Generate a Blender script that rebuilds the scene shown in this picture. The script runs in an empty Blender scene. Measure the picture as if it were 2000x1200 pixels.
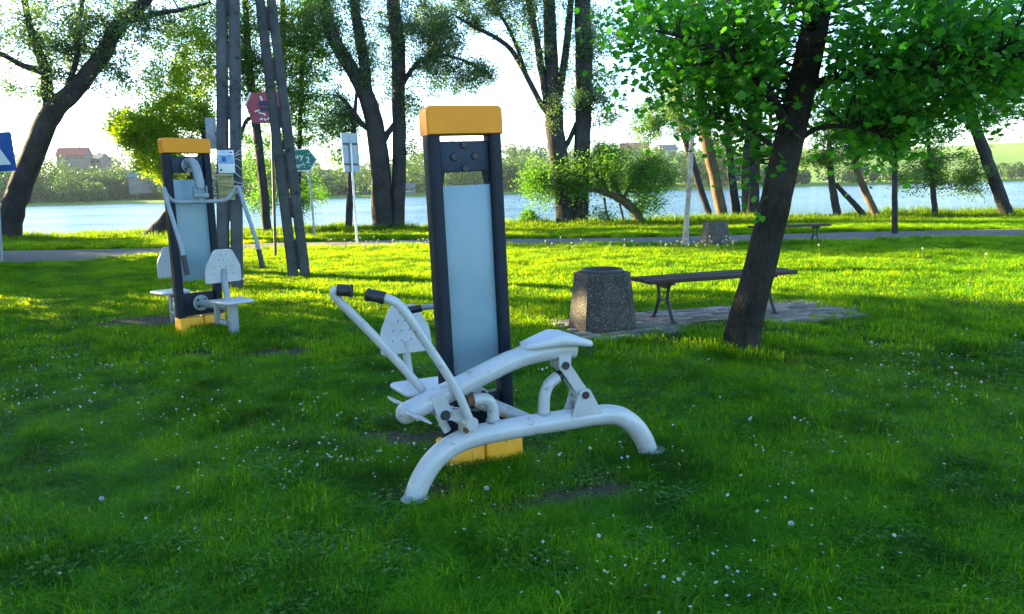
import bpy, bmesh, math, random
import numpy as np
from mathutils import Vector, Matrix

# ------------------------------------------------------------------ camera, world, sun, exposure
F = 1450.0            # focal length in pixels of the 2000 px wide photograph
CAM = np.array([0.0, 0.0, 1.55])
PITCH, ROLL = math.radians(9.07), math.radians(-1.45)
SUN_EL = math.radians(15.0)
SUN_DIR = np.array([-0.894 * math.cos(SUN_EL), 0.447 * math.cos(SUN_EL), math.sin(SUN_EL)])
SUN_AZ = math.atan2(SUN_DIR[0], SUN_DIR[1])
SUN_STRENGTH, SKY_STRENGTH, EXPOSURE = 3.2, 0.051, 3.95

scene = bpy.context.scene
col = scene.collection
camd = bpy.data.cameras.new('camera')
camd.sensor_width = 36.0
camd.lens = 36.0 * F / 2000.0
camd.clip_start, camd.clip_end = 0.05, 6000.0
cam = bpy.data.objects.new('camera', camd)
MR = Matrix.Rotation(math.pi / 2 - PITCH, 4, 'X') @ Matrix.Rotation(ROLL, 4, 'Z')
cam.matrix_world = Matrix.Translation(CAM.tolist()) @ MR
col.objects.link(cam)
scene.camera = cam

world = bpy.data.worlds.new('World')
scene.world = world
world.use_nodes = True
wn = world.node_tree
wn.nodes.clear()
sky = wn.nodes.new('ShaderNodeTexSky')
sky.sky_type = 'NISHITA'
sky.sun_disc = False
sky.sun_elevation = SUN_EL
sky.sun_rotation = SUN_AZ
sky.air_density, sky.dust_density, sky.ozone_density = 1.0, 0.5, 3.2
bg = wn.nodes.new('ShaderNodeBackground')
bg.inputs[1].default_value = SKY_STRENGTH
wo = wn.nodes.new('ShaderNodeOutputWorld')
wn.links.new(sky.outputs[0], bg.inputs[0])
wn.links.new(bg.outputs[0], wo.inputs[0])

sund = bpy.data.lights.new('sun', 'SUN')
sund.energy = SUN_STRENGTH
sund.angle = math.radians(0.6)
sund.color = (1.0, 0.76, 0.38)
sun = bpy.data.objects.new('sun', sund)
sun.rotation_euler = Vector(SUN_DIR.tolist()).to_track_quat('Z', 'Y').to_euler()
sun.location = (-30, 15, 20)
col.objects.link(sun)

vs = scene.view_settings
vs.view_transform, vs.look, vs.exposure, vs.gamma = 'Standard', 'None', EXPOSURE, 1.0
vs.use_curve_mapping = False
scene.render.engine = 'CYCLES'
cy = scene.cycles
cy.max_bounces, cy.diffuse_bounces, cy.glossy_bounces = 6, 3, 3
cy.transmission_bounces, cy.transparent_max_bounces, cy.volume_bounces = 4, 8, 0
cy.use_denoising = True
cy.sample_clamp_indirect = 6.0
try:
    cy.denoiser = 'OPENIMAGEDENOISE'
except Exception:
    pass

random.seed(7)
rng = np.random.default_rng(11)
PI = math.pi

# ------------------------------------------------------------------ picture <-> place
R3 = np.array(MR.to_3x3())


def ray(x, y):
    return R3 @ np.array([(x - 1000) / F, (600 - y) / F, -1.0])


def at_depth(x, y, Y):
    r = ray(x, y)
    return CAM + r * (Y / r[1])


def ss(a, b, x):
    t = np.clip((np.asarray(x, float) - a) / (b - a), 0, 1)
    return t * t * (3 - 2 * t)


MAPLE = (2.33, 7.25)


def gz(x, y):
    """height of the ground"""
    x = np.asarray(x, float)
    y = np.asarray(y, float)
    z = 0.10 * ss(4.6, 7.8, y)
    z = z + 0.05 * (1 - ss(-3.0, -1.5, x)) * ss(6.6, 7.9, y) * (1 - ss(9, 13, y))
    z = z + 0.10 * np.exp(-((x - MAPLE[0]) ** 2 + (y - MAPLE[1] + 0.1) ** 2) / 0.35)
    n = 0.014 * np.sin(1.9 * x + 0.7 * y + 1) + 0.010 * np.sin(3.1 * y - 1.3 * x) + 0.008 * np.sin(4.7 * x + 2.2 * y)
    z = z + n * ss(1.0, 3.0, y) * (1 - ss(15, 18.5, y)) - 0.012
    # bank down to the lake, lake bed, far shore
    z = z - 3.1 * ss(29.0, 35.0, y) - 2.0 * ss(35, 60, y)
    rise = 5.2 * ss(335, 352, y)
    hx = 19 + 4.5 * np.sin(x / 83.0 + 0.6) + 3.0 * np.sin(x / 37.0 + 2.0) + 6 * ss(120, 330, x)
    z = z + rise + hx * ss(356, 560, y) + 12 * ss(560, 900, y)
    return z


def ground_at(x, y):
    """the point of the ground seen at pixel x, y"""
    z = 0.0
    r = ray(x, y)
    for _ in range(12):
        P = CAM + r * ((z - CAM[2]) / r[2])
        z = float(gz(P[0], P[1]))
    return P


# ------------------------------------------------------------------ materials
def new_mat(name):
    m = bpy.data.materials.new(name)
    m.use_nodes = True
    nt = m.node_tree
    nt.nodes.clear()
    out = nt.nodes.new('ShaderNodeOutputMaterial')
    bs = nt.nodes.new('ShaderNodeBsdfPrincipled')
    nt.links.new(bs.outputs[0], out.inputs[0])
    return m, nt, bs, out


def nd(nt, typ, ins=None, **props):
    n = nt.nodes.new(typ)
    for k, v in props.items():
        setattr(n, k, v)
    for k, v in (ins or {}).items():
        if hasattr(v, 'is_linked') or hasattr(v, 'links'):
            nt.links.new(v, n.inputs[k])
        else:
            n.inputs[k].default_value = v
    return n


def ramp(nt, fac, stops):
    r = nt.nodes.new('ShaderNodeValToRGB')
    e = r.color_ramp.elements
    while len(e) < len(stops):
        e.new(0.5)
    for i, (p, c) in enumerate(stops):
        e[i].position = p
        e[i].color = (c[0], c[1], c[2], 1)
    nt.links.new(fac, r.inputs[0])
    return r


def rgb(c):
    return (c[0], c[1], c[2], 1)


def coat(name, c1, c2, rough=0.45, scale=6.0, bump=0.0, bscale=60.0, metal=0.0, spots=None, spot_amt=0.62, spec=0.5):
    """painted, plastic or metal surface with uneven tone and optional spots of dirt"""
    m, nt, bs, out = new_mat(name)
    tc = nd(nt, 'ShaderNodeTexCoord')
    n1 = nd(nt, 'ShaderNodeTexNoise', {'Vector': tc.outputs['Object'], 'Scale': scale, 'Detail': 6.0, 'Roughness': 0.6})
    r = ramp(nt, n1.outputs[0], [(0.3, c1), (0.7, c2)])
    colr = r.outputs[0]
    if spots is not None:
        n2 = nd(nt, 'ShaderNodeTexNoise', {'Vector': tc.outputs['Object'], 'Scale': scale * 3.1, 'Detail': 8.0, 'Roughness': 0.7})
        mk = ramp(nt, n2.outputs[0], [(spot_amt, (0, 0, 0)), (spot_amt + 0.08, (1, 1, 1))])
        mx = nd(nt, 'ShaderNodeMix', data_type='RGBA')
        nt.links.new(mk.outputs[0], mx.inputs[0])
        nt.links.new(colr, mx.inputs[6])
        mx.inputs[7].default_value = rgb(spots)
        colr = mx.outputs[2]
    nt.links.new(colr, bs.inputs['Base Color'])
    rr = nd(nt, 'ShaderNodeMapRange', {'Value': n1.outputs[0], 'To Min': rough * 0.8, 'To Max': min(1, rough * 1.25)})
    nt.links.new(rr.outputs[0], bs.inputs['Roughness'])
    bs.inputs['Metallic'].default_value = metal
    bs.inputs['Specular IOR Level'].default_value = spec
    if bump > 0:
        n3 = nd(nt, 'ShaderNodeTexNoise', {'Vector': tc.outputs['Object'], 'Scale': bscale, 'Detail': 4.0})
        b = nd(nt, 'ShaderNodeBump', {'Height': n3.outputs[0], 'Strength': bump, 'Distance': 0.01})
        nt.links.new(b.outputs[0], bs.inputs['Normal'])
    return m


def leaf_mat(name, dark, light, trans=0.5, tcol=None, noise=0.5, spec=0.3, patch=None):
    """thin leaves: colour by the leaf's own tint, light passing through"""
    m, nt, bs, out = new_mat(name)
    at = nd(nt, 'ShaderNodeAttribute', attribute_name='tint')
    geo = nd(nt, 'ShaderNodeNewGeometry')
    n1 = nd(nt, 'ShaderNodeTexNoise', {'Vector': geo.outputs['Position'], 'Scale': noise, 'Detail': 3.0})
    ad = nd(nt, 'ShaderNodeMath', {0: at.outputs['Fac'], 1: n1.outputs[0]}, operation='ADD')
    mu = nd(nt, 'ShaderNodeMath', {0: ad.outputs[0], 1: 0.5}, operation='MULTIPLY')
    r = ramp(nt, mu.outputs[0], [(0.2, dark), (0.8, light)])
    if patch:
        # drifts of other grasses, moss and drier turf
        n2 = nd(nt, 'ShaderNodeTexNoise', {'Vector': geo.outputs['Position'], 'Scale': patch, 'Detail': 4.0, 'Roughness': 0.6})
        r2 = ramp(nt, n2.outputs[0], [(0.36, (0.50, 0.56, 0.7)), (0.5, (1.0, 1.0, 1.0)), (0.64, (1.55, 1.25, 1.0))])
        mp_ = nd(nt, 'ShaderNodeMix', {0: 1.0}, data_type='RGBA', blend_type='MULTIPLY')
        nt.links.new(r.outputs[0], mp_.inputs[6])
        nt.links.new(r2.outputs[0], mp_.inputs[7])
        r = mp_
        r_out = mp_.outputs[2]
    else:
        r_out = r.outputs[0]
    nt.links.new(r_out, bs.inputs['Base Color'])
    bs.inputs['Roughness'].default_value = 0.5
    bs.inputs['Specular IOR Level'].default_value = spec
    tr = nd(nt, 'ShaderNodeBsdfTranslucent')
    if tcol is None:
        tcol = (1.9, 1.9, 0.7)
    mm = nd(nt, 'ShaderNodeMix', {0: 1.0}, data_type='RGBA', blend_type='MULTIPLY')
    nt.links.new(r_out, mm.inputs[6])
    mm.inputs[7].default_value = rgb(tcol)
    nt.links.new(mm.outputs[2], tr.inputs[0])
    ms = nd(nt, 'ShaderNodeMixShader', {0: trans})
    nt.links.new(bs.outputs[0], ms.inputs[1])
    nt.links.new(tr.outputs[0], ms.inputs[2])
    nt.links.new(ms.outputs[0], out.inputs[0])
    return m


def bark_mat(name, c1, c2, scale=1.0, bump=0.6):
    m, nt, bs, out = new_mat(name)
    tc = nd(nt, 'ShaderNodeTexCoord')
    mp = nd(nt, 'ShaderNodeMapping', {'Vector': tc.outputs['Object'], 'Scale': (9 * scale, 9 * scale, 2.2 * scale)})
    n1 = nd(nt, 'ShaderNodeTexNoise', {'Vector': mp.outputs[0], 'Scale': 2.0, 'Detail': 8.0, 'Roughness': 0.65, 'Distortion': 0.6})
    v = nd(nt, 'ShaderNodeTexVoronoi', {'Vector': mp.outputs[0], 'Scale': 2.6}, feature='DISTANCE_TO_EDGE')
    big = nd(nt, 'ShaderNodeTexNoise', {'Vector': tc.outputs['Object'], 'Scale': 1.7 * scale, 'Detail': 4.0})
    a = nd(nt, 'ShaderNodeMath', {0: n1.outputs[0], 1: big.outputs[0]}, operation='ADD')
    h = nd(nt, 'ShaderNodeMath', {0: a.outputs[0], 1: 0.5}, operation='MULTIPLY')
    r = ramp(nt, h.outputs[0], [(0.35, c1), (0.65, c2)])
    nt.links.new(r.outputs[0], bs.inputs['Base Color'])
    bs.inputs['Roughness'].default_value = 0.95
    bs.inputs['Specular IOR Level'].default_value = 0.1
    vv = nd(nt, 'ShaderNodeMath', {0: v.outputs[0], 1: n1.outputs[0]}, operation='ADD')
    b = nd(nt, 'ShaderNodeBump', {'Height': vv.outputs[0], 'Strength': bump, 'Distance': 0.03})
    nt.links.new(b.outputs[0], bs.inputs['Normal'])
    return m


M = {}
M['white_paint'] = coat('white_paint', (0.33, 0.35, 0.355), (0.43, 0.45, 0.455), 0.32, 5.0, 0.05, 90, spots=(0.19, 0.175, 0.14), spot_amt=0.585)
M['grey_paint'] = coat('grey_paint', (0.17, 0.22, 0.24), (0.25, 0.29, 0.31), 0.4, 6.0, 0.05, 90, spots=(0.14, 0.13, 0.11), spot_amt=0.62)
M['seat_plastic'] = coat('seat_plastic', (0.38, 0.41, 0.42), (0.48, 0.50, 0.51), 0.4, 8.0, 0.08, 50, spots=(0.28, 0.28, 0.26), spot_amt=0.68)
M['black_plastic'] = coat('black_plastic', (0.004, 0.008, 0.016), (0.010, 0.017, 0.030), 0.5, 9.0, 0.05, 120, spec=0.2)
M['dark_plate'] = coat('dark_plate', (0.014, 0.024, 0.042), (0.026, 0.040, 0.062), 0.55, 12.0, 0.08, 120, spec=0.25)
M['panel'] = coat('panel', (0.14, 0.24, 0.28), (0.19, 0.285, 0.33), 0.38, 4.0, 0.03, 160, spots=(0.22, 0.27, 0.31), spot_amt=0.7)
M['yellow_plastic'] = coat('yellow_plastic', (0.66, 0.235, 0.014), (0.76, 0.285, 0.018), 0.5, 7.0, 0.05, 80, spots=(0.42, 0.21, 0.03), spot_amt=0.7, spec=0.2)
M['yellow_base'] = coat('yellow_base', (0.62, 0.28, 0.008), (0.76, 0.36, 0.010), 0.6, 9.0, 0.3, 40, spots=(0.10, 0.07, 0.03), spot_amt=0.64)
M['rubber'] = coat('rubber', (0.008, 0.008, 0.010), (0.02, 0.02, 0.022), 0.5, 20.0, 0.2, 140)
M['rust'] = coat('rust', (0.06, 0.028, 0.012), (0.16, 0.07, 0.03), 0.85, 30.0, 0.4, 90)
M['steel'] = coat('steel', (0.25, 0.26, 0.27), (0.40, 0.41, 0.42), 0.45, 12.0, 0.05, 90, metal=0.6)
M['cast_iron'] = coat('cast_iron', (0.012, 0.013, 0.014), (0.03, 0.03, 0.03), 0.55, 20.0, 0.2, 120)
M['zinc'] = coat('zinc', (0.18, 0.21, 0.25), (0.30, 0.33, 0.37), 0.45, 7.0, 0.05, 60, metal=0.3)
M['dark_metal'] = coat('dark_metal', (0.03, 0.035, 0.04), (0.06, 0.065, 0.07), 0.5, 9.0, 0.05, 60, metal=0.3)
M['sign_red'] = coat('sign_red', (0.22, 0.025, 0.045), (0.34, 0.06, 0.085), 0.45, 5.0, spots=(0.4, 0.24, 0.26), spot_amt=0.66)
M['sign_green'] = coat('sign_green', (0.004, 0.10, 0.075), (0.008, 0.13, 0.095), 0.4, 4.0)
M['sign_blue'] = coat('sign_blue', (0.01, 0.06, 0.28), (0.02, 0.085, 0.36), 0.4, 4.0)
M['sign_white'] = coat('sign_white', (0.62, 0.65, 0.66), (0.74, 0.76, 0.77), 0.4, 6.0)
M['sign_dark'] = coat('sign_dark', (0.008, 0.012, 0.05), (0.02, 0.025, 0.08), 0.4, 9.0)
M['sheet_blue'] = coat('sheet_blue', (0.10, 0.24, 0.46), (0.22, 0.40, 0.62), 0.3, 14.0)
M['sheet_white'] = coat('sheet_white', (0.6, 0.64, 0.68), (0.75, 0.78, 0.8), 0.3, 8.0)
M['board_wood'] = coat('board_wood', (0.24, 0.20, 0.08), (0.38, 0.33, 0.15), 0.7, 12.0, 0.2, 60)
M['roof_red'] = coat('roof_red', (0.30, 0.07, 0.045), (0.42, 0.12, 0.08), 0.8, 1.0)
M['wall_cream'] = coat('wall_cream', (0.30, 0.26, 0.22), (0.40, 0.36, 0.31), 0.8, 0.6)
M['wall_pink'] = coat('wall_pink', (0.17, 0.115, 0.10), (0.23, 0.165, 0.145), 0.85, 0.6)
M['wall_grey'] = coat('wall_grey', (0.10, 0.105, 0.115), (0.15, 0.155, 0.165), 0.8, 0.6)
M['glass_dark'] = coat('glass_dark', (0.02, 0.025, 0.03), (0.03, 0.035, 0.04), 0.15, 1.0)
M['bark_dark'] = bark_mat('bark_dark', (0.018, 0.018, 0.019), (0.055, 0.052, 0.050))
M['bark_maple'] = bark_mat('bark_maple', (0.010, 0.010, 0.008), (0.050, 0.046, 0.036), 2.2, 0.9)
M['bark_brown'] = bark_mat('bark_brown', (0.06, 0.040, 0.024), (0.17, 0.12, 0.075))
M['bark_pale'] = coat('bark_pale', (0.24, 0.21, 0.17), (0.44, 0.40, 0.35), 0.9, 5.0, 0.3, 40, spots=(0.05, 0.04, 0.03), spot_amt=0.55, spec=0.1)
M['leaf_maple'] = leaf_mat('leaf_maple', (0.018, 0.110, 0.020), (0.085, 0.260, 0.026), 0.55, (1.6, 2.0, 0.5), 0.8)
M['leaf_dark'] = leaf_mat('leaf_dark', (0.035, 0.095, 0.022), (0.11, 0.20, 0.040), 0.5, (1.7, 1.8, 0.7), 0.5)
M['leaf_grey'] = leaf_mat('leaf_grey', (0.040, 0.090, 0.050), (0.11, 0.18, 0.070), 0.5, (1.5, 1.6, 0.9), 0.5)
M['leaf_willow'] = leaf_mat('leaf_willow', (0.040, 0.125, 0.022), (0.105, 0.235, 0.036), 0.52, (1.6, 1.7, 0.5), 0.5)
M['leaf_lime'] = leaf_mat('leaf_lime', (0.10, 0.18, 0.012), (0.19, 0.29, 0.02), 0.6, (2.0, 1.9, 0.4), 0.5)
M['blossom'] = leaf_mat('blossom', (0.40, 0.07, 0.06), (0.55, 0.16, 0.12), 0.4, (1.3, 1.0, 1.0))
M['grass'] = leaf_mat('grass', (0.024, 0.190, 0.007), (0.096, 0.350, 0.012), 0.6, (4.0, 1.38, 0.25), 0.55, spec=0.08, patch=1.9)
M['bank_grass'] = leaf_mat('bank_grass', (0.03, 0.08, 0.008), (0.08, 0.17, 0.010), 0.6, (2.7, 2.0, 0.4), 0.4, spec=0.1)
M['clover'] = leaf_mat('clover', (0.03, 0.12, 0.010), (0.07, 0.20, 0.02), 0.4, (1.6, 1.8, 0.5), 0.8)
M['petal'] = leaf_mat('petal', (0.62, 0.64, 0.62), (0.78, 0.80, 0.78), 0.35, (1.0, 1.0, 1.0))
M['flower_eye'] = coat('flower_eye', (0.55, 0.38, 0.03), (0.65, 0.45, 0.05), 0.8)
M['seed_fluff'] = leaf_mat('seed_fluff', (0.42, 0.45, 0.42), (0.55, 0.58, 0.54), 0.4, (1.0, 1.0, 1.0))
M['stalk'] = leaf_mat('stalk', (0.10, 0.14, 0.03), (0.20, 0.20, 0.06), 0.3)
M['far_leaf'] = leaf_mat('far_leaf', (0.022, 0.060, 0.022), (0.075, 0.140, 0.035), 0.35, (1.4, 1.4, 0.8), 0.02, spec=0.1)


def mat_ground():
    m, nt, bs, out = new_mat('ground')
    tc = nd(nt, 'ShaderNodeTexCoord')
    P = tc.outputs['Object']
    n1 = nd(nt, 'ShaderNodeTexNoise', {'Vector': P, 'Scale': 1.3, 'Detail': 8.0, 'Roughness': 0.7})
    n2 = nd(nt, 'ShaderNodeTexNoise', {'Vector': P, 'Scale': 30.0, 'Detail': 5.0, 'Roughness': 0.7})
    lawn = ramp(nt, n1.outputs[0], [(0.3, (0.022, 0.050, 0.007)), (0.7, (0.050, 0.085, 0.012))])
    # worn earth where feet rub round the machines
    at = nd(nt, 'ShaderNodeAttribute', attribute_name='bare')
    nm = nd(nt, 'ShaderNodeMath', {0: n2.outputs[0], 1: -0.5}, operation='ADD')
    fa = nd(nt, 'ShaderNodeMath', {0: nm.outputs[0], 1: at.outputs['Fac']}, operation='ADD')
    fc = nd(nt, 'ShaderNodeMapRange', {'Value': fa.outputs[0], 'From Min': 0.25, 'From Max': 0.6})
    earth = ramp(nt, n2.outputs[0], [(0.3, (0.035, 0.028, 0.020)), (0.75, (0.12, 0.10, 0.075))])
    mx = nd(nt, 'ShaderNodeMix', data_type='RGBA')
    nt.links.new(fc.outputs[0], mx.inputs[0])
    nt.links.new(lawn.outputs[0], mx.inputs[6])
    nt.links.new(earth.outputs[0], mx.inputs[7])
    # far meadows across the lake
    sx = nd(nt, 'ShaderNodeSeparateXYZ', {0: P})
    far = nd(nt, 'ShaderNodeMapRange', {'Value': sx.outputs[1], 'From Min': 120.0, 'From Max': 200.0})
    n3 = nd(nt, 'ShaderNodeTexNoise', {'Vector': P, 'Scale': 0.012, 'Detail': 4.0})
    mead = ramp(nt, n3.outputs[0], [(0.35, (0.10, 0.18, 0.035)), (0.6, (0.14, 0.24, 0.045)), (0.75, (0.20, 0.23, 0.06))])
    mx2 = nd(nt, 'ShaderNodeMix', data_type='RGBA')
    nt.links.new(far.outputs[0], mx2.inputs[0])
    nt.links.new(mx.outputs[2], mx2.inputs[6])
    nt.links.new(mead.outputs[0], mx2.inputs[7])
    nt.links.new(mx2.outputs[2], bs.inputs['Base Color'])
    bs.inputs['Roughness'].default_value = 0.95
    bs.inputs['Specular IOR Level'].default_value = 0.1
    b = nd(nt, 'ShaderNodeBump', {'Height': n2.outputs[0], 'Strength': 0.8, 'Distance': 0.03})
    nt.links.new(b.outputs[0], bs.inputs['Normal'])
    return m


def mat_water():
    m, nt, bs, out = new_mat('water')
    tc = nd(nt, 'ShaderNodeTexCoord')
    mp = nd(nt, 'ShaderNodeMapping', {'Vector': tc.outputs['Object'], 'Scale': (0.35, 1.0, 1.0)})
    n1 = nd(nt, 'ShaderNodeTexNoise', {'Vector': mp.outputs[0], 'Scale': 1.1, 'Detail': 5.0, 'Roughness': 0.6})
    n2 = nd(nt, 'ShaderNodeTexNoise', {'Vector': mp.outputs[0], 'Scale': 0.06, 'Detail': 3.0})
    bs.inputs['Base Color'].default_value = (0.02, 0.075, 0.14, 1)
    rr = nd(nt, 'ShaderNodeMapRange', {'Value': n2.outputs[0], 'To Min': 0.06, 'To Max': 0.22})
    nt.links.new(rr.outputs[0], bs.inputs['Roughness'])
    bs.inputs['IOR'].default_value = 1.33
    b = nd(nt, 'ShaderNodeBump', {'Height': n1.outputs[0], 'Strength': 1.0, 'Distance': 0.5})
    nt.links.new(b.outputs[0], bs.inputs['Normal'])
    return m


def mat_asphalt():
    m, nt, bs, out = new_mat('asphalt')
    tc = nd(nt, 'ShaderNodeTexCoord')
    n1 = nd(nt, 'ShaderNodeTexNoise', {'Vector': tc.outputs['Object'], 'Scale': 0.9, 'Detail': 7.0, 'Roughness': 0.6})
    n2 = nd(nt, 'ShaderNodeTexNoise', {'Vector': tc.outputs['Object'], 'Scale': 60.0, 'Detail': 3.0})
    a = nd(nt, 'ShaderNodeMath', {0: n1.outputs[0], 1: n2.outputs[0]}, operation='ADD')
    h = nd(nt, 'ShaderNodeMath', {0: a.outputs[0], 1: 0.5}, operation='MULTIPLY')
    r = ramp(nt, h.outputs[0], [(0.3, (0.085, 0.080, 0.080)), (0.7, (0.155, 0.145, 0.145))])
    nt.links.new(r.outputs[0], bs.inputs['Base Color'])
    bs.inputs['Roughness'].default_value = 0.95
    bs.inputs['Specular IOR Level'].default_value = 0.08
    b = nd(nt, 'ShaderNodeBump', {'Height': n2.outputs[0], 'Strength': 0.5, 'Distance': 0.01})
    nt.links.new(b.outputs[0], bs.inputs['Normal'])
    return m


def mat_pebbles(name='pebble_concrete', k=1.0):
    """washed concrete with pebbles showing"""
    m, nt, bs, out = new_mat(name)
    tc = nd(nt, 'ShaderNodeTexCoord')
    v = nd(nt, 'ShaderNodeTexVoronoi', {'Vector': tc.outputs['Object'], 'Scale': 95.0})
    n1 = nd(nt, 'ShaderNodeTexNoise', {'Vector': tc.outputs['Object'], 'Scale': 5.0, 'Detail': 5.0})
    sep = nd(nt, 'ShaderNodeSeparateColor', {0: v.outputs['Color']})
    st = ramp(nt, sep.outputs[0], [(0.0, (0.04 * k, 0.036 * k, 0.031 * k)), (0.6, (0.062 * k, 0.057 * k, 0.05 * k)), (0.88, (0.095 * k, 0.09 * k, 0.08 * k)), (1.0, (0.20 * k, 0.19 * k, 0.175 * k))])
    ed = ramp(nt, v.outputs['Distance'], [(0.35, (1, 1, 1)), (0.75, (0.25, 0.24, 0.22))])
    mm = nd(nt, 'ShaderNodeMix', {0: 1.0}, data_type='RGBA', blend_type='MULTIPLY')
    nt.links.new(st.outputs[0], mm.inputs[6])
    nt.links.new(ed.outputs[0], mm.inputs[7])
    w = ramp(nt, n1.outputs[0], [(0.35, (0.65, 0.66, 0.64)), (0.7, (1.15, 1.1, 1.05))])
    m2 = nd(nt, 'ShaderNodeMix', {0: 1.0}, data_type='RGBA', blend_type='MULTIPLY')
    nt.links.new(mm.outputs[2], m2.inputs[6])
    nt.links.new(w.outputs[0], m2.inputs[7])
    nt.links.new(m2.outputs[2], bs.inputs['Base Color'])
    bs.inputs['Roughness'].default_value = 0.85
    iv = nd(nt, 'ShaderNodeMath', {0: 1.0, 1: v.outputs['Distance']}, operation='SUBTRACT')
    b = nd(nt, 'ShaderNodeBump', {'Height': iv.outputs[0], 'Strength': 0.7, 'Distance': 0.006})
    nt.links.new(b.outputs[0], bs.inputs['Normal'])
    return m


def mat_varied(name, stops, rough=0.8, scale=20.0, bump=0.3, stretch=(1, 1, 1)):
    """each piece its own tone (random per object), with fine noise"""
    m, nt, bs, out = new_mat(name)
    oi = nd(nt, 'ShaderNodeObjectInfo')
    tc = nd(nt, 'ShaderNodeTexCoord')
    mp = nd(nt, 'ShaderNodeMapping', {'Vector': tc.outputs['Object'], 'Scale': stretch})
    n1 = nd(nt, 'ShaderNodeTexNoise', {'Vector': mp.outputs[0], 'Scale': scale, 'Detail': 6.0, 'Roughness': 0.65})
    a = nd(nt, 'ShaderNodeMath', {0: oi.outputs['Random'], 1: n1.outputs[0]}, operation='ADD')
    h = nd(nt, 'ShaderNodeMath', {0: a.outputs[0], 1: 0.5}, operation='MULTIPLY')
    r = ramp(nt, h.outputs[0], stops)
    nt.links.new(r.outputs[0], bs.inputs['Base Color'])
    bs.inputs['Roughness'].default_value = rough
    bs.inputs['Specular IOR Level'].default_value = 0.15
    b = nd(nt, 'ShaderNodeBump', {'Height': n1.outputs[0], 'Strength': bump, 'Distance': 0.005})
    nt.links.new(b.outputs[0], bs.inputs['Normal'])
    return m


M['ground'] = mat_ground()
M['water'] = mat_water()
M['asphalt'] = mat_asphalt()
M['pebbles'] = mat_pebbles(k=1.3)
M['pebbles_grey'] = mat_pebbles('pebble_concrete_grey', 1.7)
M['pole_concrete'] = coat('pole_concrete', (0.050, 0.053, 0.060), (0.105, 0.108, 0.115), 0.9, 2.5, 0.5, 40, spots=(0.035, 0.036, 0.040), spot_amt=0.56, spec=0.15)
M['paver'] = mat_varied('paver', [(0.2, (0.10, 0.086, 0.072)), (0.8, (0.31, 0.27, 0.23))], 0.9, 18.0, 0.4)
M['paver_bed'] = coat('paver_bed', (0.02, 0.02, 0.014), (0.04, 0.04, 0.025), 0.95, 12.0)
M['plank'] = mat_varied('plank', [(0.2, (0.022, 0.016, 0.013)), (0.8, (0.065, 0.046, 0.037))], 0.75, 9.0, 0.4, (0.6, 8, 8))


# ------------------------------------------------------------------ mesh building
def link(o, parent=None):
    col.objects.link(o)
    if parent is not None:
        o.parent = parent
    return o


def tag(o, label=None, cat=None, group=None, kind=None):
    if label:
        o['label'] = label
    if cat:
        o['category'] = cat
    if group:
        o['group'] = group
    if kind:
        o['kind'] = kind
    return o


def empty(name, loc, rz=0.0, label=None, cat=None, group=None):
    o = bpy.data.objects.new(name, None)
    o.location = [float(v) for v in loc]
    o.rotation_euler = (0, 0, rz)
    o.empty_display_size = 0.2
    link(o)
    tag(o, label, cat, group)
    return o


def build(name, shapes, mat, parent=None, smooth=40):
    """one mesh object from shapes, each a (verts, faces) pair"""
    V, Fc = [], []
    for v, f in shapes:
        k = len(V)
        V.extend([tuple(float(q) for q in p) for p in v])
        Fc.extend([tuple(i + k for i in g) for g in f])
    me = bpy.data.meshes.new(name)
    me.from_pydata(V, [], Fc)
    me.update()
    if smooth:
        me.polygons.foreach_set('use_smooth', [True] * len(me.polygons))
        me.set_sharp_from_angle(angle=math.radians(smooth))
    me.materials.append(M[mat] if isinstance(mat, str) else mat)
    o = bpy.data.objects.new(name, me)
    return link(o, parent)


def fast_mesh(name, verts, faces, mat, tint=None):
    """big mesh from arrays; faces (m, k) all of one size"""
    me = bpy.data.meshes.new(name)
    verts = np.ascontiguousarray(verts, dtype=np.float32)
    faces = np.ascontiguousarray(faces, dtype=np.int32)
    k = faces.shape[1]
    me.vertices.add(len(verts))
    me.vertices.foreach_set('co', verts.ravel())
    me.loops.add(faces.size)
    me.loops.foreach_set('vertex_index', faces.ravel())
    me.polygons.add(len(faces))
    me.polygons.foreach_set('loop_start', np.arange(0, faces.size, k, dtype=np.int32))
    me.update(calc_edges=True)
    if tint is not None:
        a = me.attributes.new('tint', 'FLOAT', 'POINT')
        a.data.foreach_set('value', np.ascontiguousarray(tint, dtype=np.float32))
    me.materials.append(M[mat] if isinstance(mat, str) else mat)
    return me


def bbox(c, s, bevel=0.0, rot=None, seg=2):
    """box, edges bevelled"""
    bm = bmesh.new()
    bmesh.ops.create_cube(bm, size=1.0)
    bmesh.ops.scale(bm, vec=s, verts=bm.verts)
    if bevel > 0:
        bmesh.ops.bevel(bm, geom=list(bm.edges), offset=bevel, segments=seg, profile=0.5, affect='EDGES')
    if rot is not None:
        bmesh.ops.transform(bm, matrix=rot.to_4x4(), verts=bm.verts)
    bmesh.ops.translate(bm, vec=c, verts=bm.verts)
    bm.verts.index_update()
    r = ([tuple(v.co) for v in bm.verts], [tuple(v.index for v in f.verts) for f in bm.faces])
    bm.free()
    return r


def spline(pts, k=6):
    """smooth curve through points (Catmull-Rom)"""
    P = [np.array(p, float) for p in pts]
    P = [2 * P[0] - P[1]] + P + [2 * P[-1] - P[-2]]
    out = []
    for i in range(1, len(P) - 2):
        for j in range(k):
            t = j / k
            a, b, c, d = P[i - 1], P[i], P[i + 1], P[i + 2]
            out.append(0.5 * (2 * b + (c - a) * t + (2 * a - 5 * b + 4 * c - d) * t * t + (3 * b - a - 3 * c + d) * t ** 3))
    out.append(P[-2])
    return out


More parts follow.
